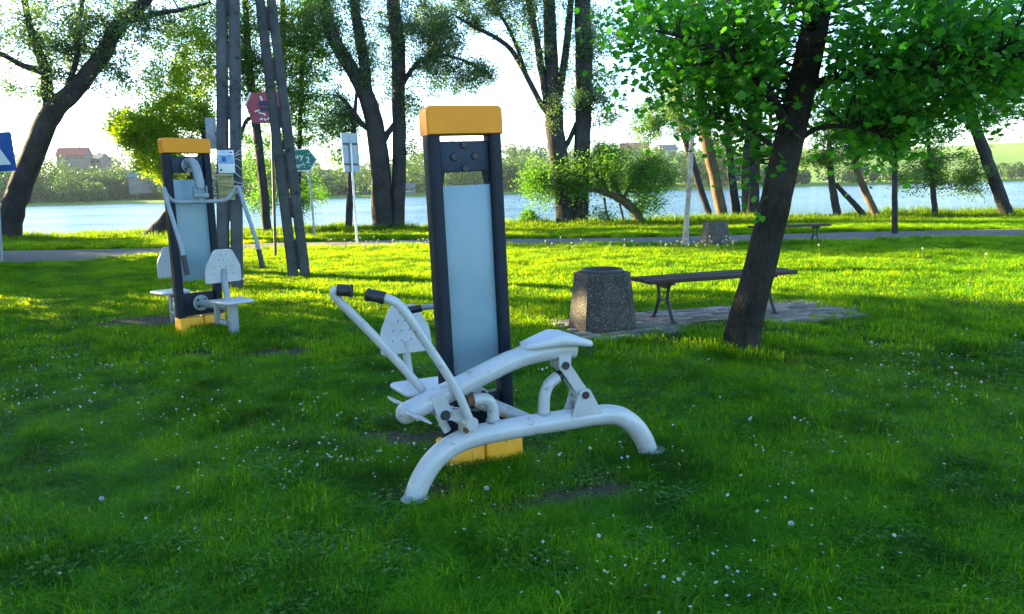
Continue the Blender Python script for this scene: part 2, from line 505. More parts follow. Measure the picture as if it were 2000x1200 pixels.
def tube(path, r, n=14, cap=True, dome=False):
    P = np.array([np.array(p, float) for p in path])
    m = len(P)
    rad = np.full(m, float(r)) if np.isscalar(r) else np.array(r, float)
    T = np.gradient(P, axis=0)
    T /= np.linalg.norm(T, axis=1)[:, None] + 1e-12
    ref = np.array([0, 0, 1.0]) if abs(T[0][2]) < 0.9 else np.array([1.0, 0, 0])
    N = np.cross(T[0], ref)
    N /= np.linalg.norm(N)
    V = []
    an = np.linspace(0, 2 * PI, n, endpoint=False)
    for i in range(m):
        N = N - T[i] * np.dot(N, T[i])
        N /= np.linalg.norm(N) + 1e-12
        B = np.cross(T[i], N)
        V.extend(P[i] + rad[i] * (np.cos(a) * N + np.sin(a) * B) for a in an)
    Fc = []
    for i in range(m - 1):
        for j in range(n):
            k = (j + 1) % n
            Fc.append((i * n + j, i * n + k, (i + 1) * n + k, (i + 1) * n + j))
    if cap:
        Fc.append(tuple(range(n - 1, -1, -1)))
        Fc.append(tuple((m - 1) * n + j for j in range(n)))
    return V, Fc


def rod(a, b, r, n=14):
    return tube([a, b], r, n)


def disc(c, axis, r, t, n=20, chamfer=0.15):
    """short round boss along an axis, with a chamfered rim"""
    a = np.array(axis, float)
    a /= np.linalg.norm(a)
    c = np.array(c, float)
    h = t / 2
    e = min(chamfer * r, h * 0.8)
    return tube([c - a * h, c - a * (h - e), c + a * (h - e), c + a * h], [r - e, r, r, r - e], n)


def lathe(profile, n=32, c=(0, 0, 0)):
    V, Fc = [], []
    m = len(profile)
    for r, z in profile:
        for j in range(n):
            a = 2 * PI * j / n
            V.append((c[0] + r * math.cos(a), c[1] + r * math.sin(a), c[2] + z))
    for i in range(m - 1):
        for j in range(n):
            k = (j + 1) % n
            Fc.append((i * n + j, i * n + k, (i + 1) * n + k, (i + 1) * n + j))
    Fc.append(tuple(range(n - 1, -1, -1)))
    Fc.append(tuple((m - 1) * n + j for j in range(n)))
    return V, Fc


def prism(poly, o, ux, uy, t, bevel=0.0):
    """polygon (2-D points along ux, uy from o) made t thick, centred on its plane"""
    o, ux, uy = np.array(o, float), np.array(ux, float), np.array(uy, float)
    w = np.cross(ux, uy)
    w /= np.linalg.norm(w)
    n = len(poly)
    if bevel > 0:
        c = np.mean(np.array(poly), axis=0)
        q = [(c + (np.array(p) - c) * (1 - bevel / max(1e-6, np.linalg.norm(np.array(p) - c)))) for p in poly]
        rings = [(q, -t / 2), (poly, -t / 2 + bevel), (poly, t / 2 - bevel), (q, t / 2)]
    else:
        rings = [(poly, -t / 2), (poly, t / 2)]
    V = []
    for pl, h in rings:
        V.extend(o + ux * p[0] + uy * p[1] + w * h for p in pl)
    Fc = []
    for i in range(len(rings) - 1):
        for j in range(n):
            k = (j + 1) % n
            Fc.append((i * n + j, i * n + k, (i + 1) * n + k, (i + 1) * n + j))
    Fc.append(tuple(range(n - 1, -1, -1)))
    Fc.append(tuple((len(rings) - 1) * n + j for j in range(n)))
    return V, Fc


def round_poly(pts, r, k=4):
    """polygon with rounded corners; r one radius or one per corner"""
    out = []
    n = len(pts)
    for i in range(n):
        p = np.array(pts[i], float)
        a = np.array(pts[i - 1], float) - p
        b = np.array(pts[(i + 1) % n], float) - p
        ri = r if np.isscalar(r) else r[i]
        a /= np.linalg.norm(a)
        b /= np.linalg.norm(b)
        if ri <= 0:
            out.append(tuple(p))
            continue
        for j in range(k + 1):
            t = j / k
            s, e = p + a * ri, p + b * ri
            out.append(tuple((1 - t) ** 2 * s + 2 * t * (1 - t) * p + t * t * e))
    return out


def copy_tree(o, parent=None):
    c = o.copy()
    link(c)
    c.parent = parent
    for ch in list(o.children):
        copy_tree(ch, c)
    return c


_text_n = [0]


def text_part(name, s, size, mat, parent, loc, rot):
    cu = bpy.data.curves.new(name, 'FONT')
    cu.body = s
    cu.size = size
    cu.extrude = 0.001
    tmp = bpy.data.objects.new(name + '_tmp', cu)
    link(tmp)
    bpy.context.view_layer.update()
    me = bpy.data.meshes.new_from_object(tmp.evaluated_get(bpy.context.evaluated_depsgraph_get()))
    bpy.data.objects.remove(tmp)
    me.materials.clear()
    me.materials.append(M[mat])
    o = bpy.data.objects.new(name, me)
    o.location = loc
    o.rotation_euler = rot
    return link(o, parent)


# ------------------------------------------------------------------ the setting: ground, road, lake
def axis_steps(lo, hi, fine):
    """uneven grid lines: fine inside the given stretches"""
    out = []
    for a, b, st in fine:
        out.extend(np.arange(a, b, st))
    out.append(hi)
    return np.array([v for v in out if lo <= v <= hi])


BARE = []   # worn spots: x, y, rx, ry, strength
for (px, py, rx, ry, st) in [(1165, 965, 0.34, 0.15, 1.0), (1010, 990, 0.26, 0.12, 0.9), (780, 855, 0.42, 0.20, 0.85),
                             (1040, 880, 0.22, 0.14, 0.8), (560, 686, 0.48, 0.18, 0.85), (440, 692, 0.36, 0.16, 0.8),
                             (270, 628, 0.55, 0.4, 0.85), (870, 950, 0.34, 0.16, 0.75), (920, 880, 0.3, 0.2, 0.7)]:
    P = ground_at(px, py)
    BARE.append((P[0], P[1], rx, ry, st))


def bareness(x, y):
    b = np.zeros_like(np.asarray(x, float))
    for cx, cyy, rx, ry, st in BARE:
        b = np.maximum(b, st * np.exp(-(((x - cx) / rx) ** 2 + ((y - cyy) / ry) ** 2)))
    return b


xs = axis_steps(-2000, 2000, [(-2000, -400, 200), (-400, -40, 20), (-40, -10, 2), (-10, 10, 0.2), (10, 40, 2), (40, 400, 20), (400, 2000, 200)])
ys = axis_steps(-60, 3000, [(-60, 0, 6), (0, 18, 0.2), (18, 40, 0.6), (40, 330, 20), (330, 380, 5), (380, 900, 20), (900, 3000, 200)])
GX, GY = np.meshgrid(xs, ys)
GZ = gz(GX, GY)
nx, ny = len(xs), len(ys)
idx = np.arange(nx * ny).reshape(ny, nx)
faces = np.stack([idx[:-1, :-1].ravel(), idx[:-1, 1:].ravel(), idx[1:, 1:].ravel(), idx[1:, :-1].ravel()], 1)
me = fast_mesh('ground', np.stack([GX.ravel(), GY.ravel(), GZ.ravel()], 1), faces, 'ground')
a = me.attributes.new('bare', 'FLOAT', 'POINT')
a.data.foreach_set('value', bareness(GX.ravel(), GY.ravel()).astype(np.float32))
me.polygons.foreach_set('use_smooth', [True] * len(me.polygons))
ground = link(bpy.data.objects.new('ground', me))
tag(ground, 'green park lawn sloping gently to the lake', kind='structure')

near_px = [(-60, 522), (10, 518), (130, 514), (230, 506), (330, 495), (480, 488), (700, 483), (1000, 480), (1300, 478), (1600, 472), (2060, 461)]
far_px = [(-60, 492), (10, 490), (330, 485), (480, 478), (700, 472), (1000, 468), (1300, 463), (1600, 455), (2060, 446)]


def on_flat(x, y, z=0.10):
    r = ray(x, y)
    return CAM + r * ((z - CAM[2]) / r[2])


near = [on_flat(*p)[:2] for p in near_px]
far = [on_flat(*p)[:2] for p in far_px]
rx_ = np.concatenate([[-60, -40], np.linspace(-20, 20, 90), [40, 60]])
ny_ = np.interp(rx_, [p[0] for p in near], [p[1] for p in near])
fy_ = np.interp(rx_, [p[0] for p in far], [p[1] for p in far])
fy_ = np.maximum(fy_, ny_ + 2.6)
ROAD = (rx_, ny_, fy_)
rows = 7
V = []
for i, x in enumerate(rx_):
    for k in range(rows):
        t = k / (rows - 1)
        V.append((x, ny_[i] * (1 - t) + fy_[i] * t, 0.100 + 0.03 * math.sin(PI * t)))
Fc = [(i * rows + k, (i + 1) * rows + k, (i + 1) * rows + k + 1, i * rows + k + 1) for i in range(len(rx_) - 1) for k in range(rows - 1)]
road = build('road', [(V, Fc)], 'asphalt')
tag(road, 'narrow grey asphalt road along the lake shore', kind='structure')

lake = build('lake', [([(-2000, 30, -1), (2000, 30, -1), (2000, 356, -1), (-2000, 356, -1)], [(0, 1, 2, 3)])], 'water')
tag(lake, 'pale blue lake with small ripples', kind='structure')


# ------------------------------------------------------------------ fitness machines
def machine_frame(name, O, deg, label, cat='gym machine', group=None):
    return empty(name, O, math.radians(deg), label, cat, group)


# machine space: x along the pylon's face, y away from the viewer (so "n in front" is y = -n), z up
def pylon(root, W=0.440, pw=0.074):
    D = 0.115
    base = True
    iw = W - 2 * pw
    for s in (-1, 1):
        p = build('post', [prism(round_poly([(-pw / 2, -D / 2), (pw / 2, -D / 2), (pw / 2, D / 2), (-pw / 2, D / 2)], 0.028),
                                 (s * (W / 2 - pw / 2 - 0.004), 0, (0.13 + 1.86) / 2), (1, 0, 0), (0, 1, 0), 1.86 - 0.13)], 'black_plastic', root)
    cap_o = round_poly([(-W / 2, 0), (W / 2, 0), (W / 2, 0.152), (-W / 2, 0.152)], [0.0, 0.0, 0.035, 0.035], 6)
    build('cap', [prism(cap_o, (0, 0, 1.845), (1, 0, 0), (0, 0, 1), D + 0.025, 0.012)], 'yellow_plastic', root)
    # upper plate with four round holes seen as dark bosses
    up = build('upper_plate', [bbox((0, 0.01, 1.73), (iw + 0.010, 0.06, 0.165), 0.006)], 'dark_plate', root)
    for dx, dz in ((0, 0.062), (-0.062, 0), (0.062, 0), (0, -0.062)):
        build('bolt', [disc((dx, -0.024, 1.73 + dz), (0, 1, 0), 0.021, 0.014, 16)], 'rubber', up)
    for s in (-1, 1):
        build('gusset', [prism([(0, 0), (s * 0.03, 0), (s * 0.012, -0.09), (0, -0.09)][::s], (-s * (iw / 2 + 0.002), 0.01, 1.648), (1, 0, 0), (0, 0, 1), 0.05)], 'black_plastic', root)
    pn = build('panel', [bbox((0.0, -0.012, 1.045), (iw + 0.016, 0.02, 1.06), 0.003)], 'panel', root)
    for s in (-1, 1):
        for z in (0.62, 0.86, 1.10, 1.34, 1.54):
            build('screw', [disc((s * (iw / 2 - 0.002), -0.0235, z), (0, 1, 0), 0.005, 0.004, 8)], 'dark_metal', pn)
    build('lower_plate', [bbox((0, 0.01, 0.26), (iw + 0.008, 0.06, 0.24), 0.006)], 'black_plastic', root)
    if base:
        for s in (-1, 1):
            q = round_poly([(-0.12, -0.10), (0.12, -0.10), (0.12, 0.10), (-0.12, 0.10)], 0.03)
            v, f = prism(q, (s * 0.1215, 0, 0.030), (1, 0, 0), (0, 1, 0), 0.20, 0.012)
            build('base_block', [(v, f)], 'yellow_base', root)


def seat_back(parent_root, c, w, h, mat='seat_plastic', tilt=0.12, face=-1, holes=True):
    """tapering back plate with rows of small holes"""
    x, y, z = c
    pts = [(-w / 2, 0), (w / 2, 0), (w * 0.47, h * 0.5), (w * 0.24, h), (-w * 0.24, h), (-w * 0.47, h * 0.5)]
    uy = np.array([0, math.sin(tilt), math.cos(tilt)])
    b = build('backrest', [prism(round_poly(pts, 0.028), (x, y, z), (1, 0, 0), uy, 0.024, 0.006)], mat, parent_root)
    if holes:
        for row, (zz, xsn) in enumerate([(0.28, (-0.1, -0.035, 0.035, 0.1)), (0.48, (-0.09, -0.03, 0.03, 0.09)), (0.68, (-0.05, 0.0, 0.05)), (0.84, (-0.03, 0.03))]):
            for xx in xsn:
                p = np.array([x + xx * w / 0.38, y, z]) + uy * (h * zz)
                nrm = np.cross(np.array([1, 0, 0]), uy)
                build('hole', [disc(p + nrm * (0.0122 if face < 0 else -0.0122), nrm, 0.0055, 0.002, 8)], 'dark_metal', b)
    return b


def seat_pan(root, c, w, d, mat='seat_plastic', name='seat'):
    """thin dished seat, wider at the back"""
    pts = round_poly([(-w * 0.42, -d / 2), (w * 0.42, -d / 2), (w / 2, d / 2), (-w / 2, d / 2)], 0.06)
    return build(name, [prism(pts, c, (1, 0, 0), (0, 1, 0), 0.03, 0.009)], mat, root)


def flange(root, c, dirn, r=0.075, mat='grey_paint'):
    """round bolted plate on the pylon"""
    fl = build('flange', [disc(c, (0, 1, 0), r, 0.022, 24)], mat, root)
    for k in range(4):
        a = PI / 4 + k * PI / 2
        build('bolt', [disc((c[0] + 0.052 * math.cos(a), c[1] + dirn * 0.017, c[2] + 0.052 * math.sin(a)), (0, 1, 0), 0.013, 0.016, 10)], 'rubber', fl)
    return fl


# ---- pylon with the white rowing machine (foreground)
MO = np.array([-0.248, 4.159, 0.0])
row = machine_frame('rowing_station', MO, 25, 'white tubular rowing machine on a tall black pylon with yellow cap, in the foreground', 'gym machine', 'outdoor fitness machines')
pylon(row)
for o in row.children:          # the pylon has sunk a little out of plumb
    o.rotation_euler = (0, math.radians(-1.4), 0)
    o.location = (0.043, 0, 0)
N0 = -0.40   # y of the rower's own plane


def P2(u, z, n=0.0):
    return (u, N0 - n, z)


fr = spline([P2(-0.500, -0.05), P2(-0.478, 0.03), P2(-0.436, 0.112), P2(-0.361, 0.197), P2(-0.255, 0.253), P2(-0.12, 0.276), P2(0.077, 0.281), P2(0.39, 0.276), P2(0.60, 0.272),
             P2(0.735, 0.249), P2(0.842, 0.178), P2(0.918, 0.077), P2(0.962, -0.03), P2(0.972, -0.06)], 6)
frame = build('base_frame', [tube(fr, 0.057, 20)], 'white_paint', row)
for u in (-0.487, 0.966):
    build('foot_plate', [disc(P2(u + (0.02 if u > 0 else 0.0), 0.0), (0, 0, 1), 0.074, 0.012, 20)], 'white_paint', row)
bm_path = spline([P2(-0.512, 0.455), P2(-0.35, 0.510), P2(-0.19, 0.565), P2(-0.032, 0.619), P2(0.087, 0.656), P2(0.209, 0.675), P2(0.333, 0.680), P2(0.450, 0.676)], 6)
beam = build('seat_beam', [tube(bm_path, 0.055, 20)], 'white_paint', row)
build('end_cap', [tube([P2(-0.560, 0.439), P2(-0.550, 0.4425), P2(-0.532, 0.448), P2(-0.511, 0.4555)], [0.012, 0.036, 0.050, 0.0555], 20)], 'white_paint', beam)
# saddle: lofted
prof = [(0.140, 0.02, 0.712, 0.724), (0.150, 0.050, 0.702, 0.736), (0.21, 0.075, 0.704, 0.750), (0.28, 0.095, 0.708, 0.768), (0.34, 0.110, 0.710, 0.782), (0.40, 0.120, 0.706, 0.772), (0.46, 0.125, 0.698, 0.748), (0.505, 0.118, 0.692, 0.730), (0.520, 0.095, 0.700, 0.718)]
V, Fc = [], []
ns = 18
for (u, hw, zb, zt) in prof:
    for j in range(ns):
        t = 2 * PI * j / ns
        c, s = math.cos(t), math.sin(t)
        cc = math.copysign(abs(c) ** 0.55, c)
        sg = math.copysign(abs(s) ** 0.7, s)
        zz = (zb + zt) / 2 + sg * (zt - zb) / 2
        if s > 0:
            zz -= 0.012 * (cc * cc) * -0.6
        V.append(P2(u, zz, hw * cc))
for i in range(len(prof) - 1):
    for j in range(ns):
        k = (j + 1) % ns
        Fc.append((i * ns + j, i * ns + k, (i + 1) * ns + k, (i + 1) * ns + j))
Fc.append(tuple(range(ns - 1, -1, -1)))
Fc.append(tuple((len(prof) - 1) * ns + j for j in range(ns)))
build('saddle', [(V, Fc)], 'seat_plastic', row, 60)
# foot rests: two flat blades across the low end of the beam
for s in (1, -1):
    v, f = prism(round_poly([(-0.075, -0.055), (0.075, -0.055), (0.075, 0.055), (-0.075, 0.055)], 0.02), P2(-0.495, 0.470, s * 0.115), (0.86, 0, -0.51), (0, -1, 0), 0.007)
    build('foot_rest', [(v, f)], 'white_paint', row)
    build('foot_bracket', [rod(P2(-0.495, 0.46, s * 0.05), P2(-0.495, 0.462, s * 0.14), 0.012, 10)], 'white_paint', row)
# handle arms
na = spline([P2(-0.190, 0.345, 0.075), P2(-0.216, 0.43, 0.075), P2(-0.287, 0.595, 0.08), P2(-0.46, 0.885, 0.09), P2(-0.519, 0.983, 0.09), P2(-0.565, 1.034, 0.08), P2(-0.618, 1.056, 0.06)], 6)
arm = build('handle_arm', [tube(na, 0.0225, 16)], 'white_paint', row)
build('grip', [tube([P2(-0.606, 1.0525, 0.064), P2(-0.625, 1.058, 0.056), P2(-0.660, 1.066, 0.035), P2(-0.676, 1.069, 0.028)], [0.031, 0.030, 0.030, 0.029], 16)], 'rubber', arm)
build('grip_rim', [disc(P2(-0.676, 1.069, 0.028), (-0.75, 0.62, 0.16), 0.034, 0.012, 16)], 'rubber', arm)
fa_ = spline([P2(-0.27, 0.300, -0.08), P2(-0.368, 0.500, -0.09), P2(-0.596, 0.804, -0.10), P2(-0.758, 0.998, -0.105), P2(-0.802, 1.056, -0.105), P2(-0.806, 1.083, -0.100), P2(-0.785, 1.090, -0.09)], 6)
arm2 = build('handle_arm', [tube(fa_, 0.0225, 16)], 'white_paint', row)
build('grip', [tube([P2(-0.792, 1.0885, -0.093), P2(-0.755, 1.085, -0.074), P2(-0.737, 1.083, -0.065)], [0.030, 0.030, 0.029], 16)], 'rubber', arm2)
build('grip_rim', [disc(P2(-0.735, 1.083, -0.064), (0.9, -0.40, -0.1), 0.034, 0.012, 16)], 'rubber', arm2)
# linkage at the arms' foot
pv = build('pivot_tube', [rod(P2(-0.195, 0.375, 0.10), P2(-0.235, 0.385, -0.13), 0.034, 18)], 'white_paint', row)
build('pivot_post', [bbox(P2(-0.195, 0.335, 0.0), (0.055, 0.09, 0.06), 0.006)], 'white_paint', row)
build('pivot_bolt', [disc(P2(-0.215, 0.335, 0.054), (0, 1, 0), 0.016, 0.02, 12)], 'rust', row)
for s in (1, -1):
    build('link_bar', [prism(round_poly([(-0.02, -0.026), (0.145, -0.026), (0.145, 0.026), (-0.02, 0.026)], 0.02), P2(-0.335, 0.432, s * 0.035), (0.97, 0, -0.24), (0.24, 0, 0.97), 0.012)], 'white_paint', row)
    br = build('beam_bracket', [prism(round_poly([(-0.075, 0.11), (-0.005, 0.12), (0.045, 0.0), (0.0, -0.04), (-0.04, -0.015)], 0.02), P2(-0.325, 0.431, s * 0.05), (1, 0, 0), (0, 0, 1), 0.014)], 'white_paint', row)
    build('bolt', [disc(P2(-0.325, 0.431, s * 0.063), (0, 1, 0), 0.026, 0.016, 18)], 'rubber', br)
# two bent stop tubes
s1 = spline([P2(-0.04, 0.30), P2(-0.038, 0.37), P2(-0.042, 0.418), P2(-0.066, 0.456), P2(-0.105, 0.470), P2(-0.15, 0.470)], 6)
stp = build('stop_tube', [tube(s1, 0.032, 16)], 'white_paint', row)
build('rubber_buffer', [rod(P2(-0.151, 0.470), P2(-0.185, 0.470), 0.030, 14)], 'rust', stp)
s2 = spline([P2(0.262, 0.29), P2(0.264, 0.37), P2(0.270, 0.435), P2(0.295, 0.490), P2(0.338, 0.520), P2(0.352, 0.527)], 6)
stp = build('stop_tube', [tube(s2, 0.032, 16)], 'white_paint', row)
build('rubber_buffer', [rod(P2(0.353, 0.5275), P2(0.375, 0.538), 0.028, 14)], 'rubber', stp)
for u_, z_, r_ in ((-0.04, 0.343, 0.034), (0.263, 0.336, 0.034)):
    ring_ = [P2(u_ + r_ * math.cos(t_), z_ + 0.004 * math.sin(2 * t_), r_ * math.sin(t_)) for t_ in np.linspace(0, 2 * PI, 19)]
    build('weld_bead', [tube(ring_, 0.005, 6, cap=False)], 'grey_paint', frame)
# rear rocker: two triangular cheeks, a link and the bracket under the saddle
for s in (1, -1):
    tri = round_poly([(-0.088, -0.125), (0.112, -0.125), (0.028, 0.03), (-0.028, 0.03)], [0.004, 0.004, 0.024, 0.024])
    ck = build('rocker_cheek', [prism(tri, P2(0.494, 0.423, s * 0.048), (1, 0, 0), (0, 0, 1), 0.012, 0.003)], 'white_paint', row)
    build('bolt', [disc(P2(0.494, 0.418, s * 0.060), (0, 1, 0), 0.021, 0.016, 18)], 'rubber', ck)
    lk = build('rocker_link', [prism(round_poly([(-0.028, -0.032), (0.245, -0.032), (0.245, 0.032), (-0.028, 0.032)], 0.028), P2(0.494, 0.420, s * 0.032), (-0.56, 0, 0.83), (0.83, 0, 0.56), 0.012, 0.003)], 'white_paint', row)
    tb = round_poly([(-0.038, -0.03), (0.038, -0.03), (0.038, 0.06), (-0.038, 0.06)], [0.03, 0.03, 0.002, 0.002])
    sb = build('saddle_bracket', [prism(tb, P2(0.371, 0.600, s * 0.048), (1, 0, 0), (0, 0, 1), 0.012, 0.003)], 'white_paint', row)
    build('bolt', [disc(P2(0.371, 0.600, s * 0.060), (0, 1, 0), 0.021, 0.016, 18)], 'rubber', sb)
build('link_web', [prism([(0.03, -0.01), (0.20, -0.01), (0.20, 0.01), (0.03, 0.01)], P2(0.494, 0.420), (-0.56, 0, 0.83), (0.83, 0, 0.56), 0.06)], 'grey_paint', row)
# strut from the rower's frame to the pylon
build('strut', [tube([(0.02, -0.06, 0.36), (0.02, -0.11, 0.36), (0.19, -0.36, 0.30)], [0.045, 0.045, 0.03], 14)], 'white_paint', row)
flange(row, (0.02, -0.035, 0.36), -1)
# station on the back of the pylon: low seat on a swing arm
rb = seat_back(row, (-0.115, 0.85, 0.475), 0.36, 0.325, tilt=0.15, face=-1)
build('seat_stem', [tube(spline([(-0.10, 0.66, 0.24), (-0.10, 0.80, 0.27), (-0.11, 0.855, 0.36), (-0.12, 0.87, 0.56)], 6), 0.028, 14)], 'white_paint', row)
seat_pan(row, (-0.07, 0.68, 0.275), 0.38, 0.34)
build('foot_rest', [bbox((0.06, 0.32, 0.30), (0.30, 0.17, 0.02), 0.006)], 'white_paint', row)
build('swing_arm', [tube(spline([(-0.02, 0.09, 0.33), (-0.03, 0.30, 0.26), (-0.08, 0.62, 0.22)], 6), 0.035, 14)], 'white_paint', row)
hb = build('handle_bar', [tube(spline([(0.05, 0.08, 0.86), (0.03, 0.30, 0.85), (-0.05, 0.48, 0.835), (-0.13, 0.52, 0.825)], 6), 0.018, 12)], 'grey_paint', row)
build('grip', [rod((-0.11, 0.5135, 0.8275), (-0.225, 0.545, 0.812), 0.024, 14)], 'rubber', hb)
wh = build('pulley_disc', [disc((0.20, 0.12, 1.72), (0, 1, 0), 0.085, 0.03, 28)], 'zinc', row)
flange(row, (0.0, 0.052, 1.73), 1)


# ---- press machine (left, farther back)
a2 = math.radians(46)
LO = at_depth(386, 560, 7.93)
LO[2] = float(gz(LO[0], LO[1])) + 0.01
prs = machine_frame('press_station', LO, 46, 'grey chest press machine on a black pylon with yellow cap, further back on the left', 'gym machine', 'outdoor fitness machines')
pylon(prs, 0.50, 0.078)
for dirn in (-1, 1):
    n = lambda v: dirn * v          # -1 is the side facing the viewer
    flange(prs, (0.0, n(0.05), 1.72), dirn)
    if dirn < 0:
        arc = spline([(0, n(0.04), 1.735), (0, n(0.13), 1.755), (0, n(0.215), 1.70), (0, n(0.265), 1.58), (0, n(0.275), 1.475)], 6)
        at_ = build('arc_tube', [tube(arc, 0.045, 18)], 'grey_paint', prs)
        for s in (-1, 1):
            build('yoke_plate', [bbox((s * 0.062, n(0.275), 1.445), (0.012, 0.05, 0.12), 0.004)], 'grey_paint', at_)
        build('yoke_tube', [rod((-0.075, n(0.275), 1.405), (0.075, n(0.275), 1.405), 0.03, 16)], 'grey_paint', at_)
        build('hanger', [bbox((0, n(0.27), 1.37), (0.05, 0.03, 0.07), 0.006)], 'grey_paint', at_)
        for s in (-1, 1):
            pth = spline([(0, n(0.265), 1.345), (s * 0.15, n(0.265), 1.345), (s * 0.27, n(0.265), 1.355), (s * 0.335, n(0.28), 1.41), (s * 0.372, n(0.31), 1.475),
                          (s * 0.385, n(0.345), 1.475), (s * 0.388, n(0.375), 1.40), (s * 0.39, n(0.48), 1.20), (s * 0.39, n(0.61), 0.96), (s * 0.39, n(0.67), 0.82)], 6)
            ar = build('press_arm', [tube(pth, 0.021, 14)], 'grey_paint', prs)
            build('grip', [rod((s * 0.39, n(0.663), 0.835), (s * 0.39, n(0.715), 0.655), 0.027, 14)], 'rubber', ar)
    ux = 0.06 if dirn < 0 else -0.02
    seat_back(prs, (ux, n(0.50), 0.515), 0.39, 0.345, 'seat_plastic', tilt=-dirn * -0.10, face=-1 if dirn < 0 else 1, holes=dirn < 0)
    build('back_stem', [tube(spline([(ux, n(0.56), 0.335), (ux, n(0.545), 0.42), (ux, n(0.52), 0.56), (ux, n(0.505) - 0.01 * dirn * -1, 0.66)], 5), 0.033, 14)], 'grey_paint', prs)
    seat_pan(prs, (ux, n(0.67), 0.335), 0.37, 0.36)
    build('seat_post', [bbox((ux, n(0.64), 0.13), (0.085, 0.085, 0.39), 0.006)], 'grey_paint', prs)
    build('seat_arm', [rod((0.0, n(0.04), 0.27), (ux * 0.8, n(0.60), 0.27), 0.042, 16)], 'grey_paint', prs)
    flange(prs, (0.0, n(0.048), 0.27), dirn, 0.085)
    build('brace', [bbox((ux - 0.06, n(0.42), 0.19), (0.05, 0.05, 0.22), 0.005)], 'grey_paint', prs)
    build('brace_bar', [bbox((ux - 0.04, n(0.50), 0.105), (0.05, 0.20, 0.045), 0.005)], 'grey_paint', prs)


# ------------------------------------------------------------------ paving, bin, benches
A_ = ground_at(1150, 673)
pav_a = math.radians(17.0)
pu = np.array([math.cos(pav_a), math.sin(pav_a), 0])
pvv = np.array([-math.sin(pav_a), math.cos(pav_a), 0])
PZ = 0.106
pav = empty('paved_area', (A_[0], A_[1], PZ), pav_a, 'small area of grey brick paving under the bench', 'paving')
PL, PD = 3.35, 1.23
build('bed', [bbox((PL / 2, PD / 2, -0.03), (PL + 0.02, PD + 0.02, 0.06))], 'paver_bed', pav)
bx_v, bx_f = bbox((0, 0, 0), (0.186, 0.086, 0.03), 0.006, seg=1)
brick_me = bpy.data.meshes.new('brick')
brick_me.from_pydata(bx_v, [], bx_f)
brick_me.materials.append(M['paver'])
rows = int(PD / 0.1)
for j in range(rows):
    off = 0.1 if j % 2 else 0.0
    x = off - 0.1
    while x < PL - 0.05:
        if x + 0.1 >= 0.08:
            o = bpy.data.objects.new('brick', brick_me)
            o.location = (x + 0.1, j * 0.1 + 0.06, 0.006 + random.uniform(-0.006, 0.006))
            o.rotation_euler = (random.uniform(-0.01, 0.01), random.uniform(-0.01, 0.01), random.uniform(-0.012, 0.012))
            link(o, pav)
        x += 0.2


def make_bin(name, loc, rz, label, mat, scale=1.0, seg=4):
    t = empty(name, loc, rz, label, 'litter bin', 'concrete litter bins')
    wb, wt, h = 0.30 * scale, 0.245 * scale, 0.565 * scale

    def ring(w, z):
        ch = w * 0.42
        return [(x, y, z) for x, y in [(-w, -w + ch), (-w + ch, -w), (w - ch, -w), (w, -w + ch), (w, w - ch), (w - ch, w), (-w + ch, w), (-w, w - ch)]]
    rings = [ring(wb * 0.99, 0), ring(wb, 0.01), ring(wt, h - 0.012), ring(wt * 0.97, h), ring(wt * 0.82, h), ring(wt * 0.80, h - 0.3)]
    V, Fc = [], []
    for r in rings:
        V.extend(r)
    for i in range(len(rings) - 1):
        for j in range(8):
            k = (j + 1) % 8
            Fc.append((i * 8 + j, i * 8 + k, (i + 1) * 8 + k, (i + 1) * 8 + j))
    Fc.append(tuple(range(7, -1, -1)))
    Fc.append(tuple(40 + j for j in range(8)))
    build('body', [(V, Fc)], mat, t, 20)
    return t, wt, h


B_ = ground_at(1181, 648)
bin1, wt, h = make_bin('litter_bin', (B_[0], B_[1] + 0.18, PZ + 0.02), math.radians(24), 'tapered brown pebble-concrete litter bin beside the near bench', 'pebbles', 1.0)
rp = [(0.19, h - 0.05), (0.205, h - 0.01), (0.213, h + 0.012), (0.208, h + 0.032), (0.200, h + 0.036), (0.192, h + 0.030), (0.188, h - 0.02), (0.175, h - 0.24)]
lin = build('liner_ring', [lathe(rp, 36)], 'dark_metal', bin1)


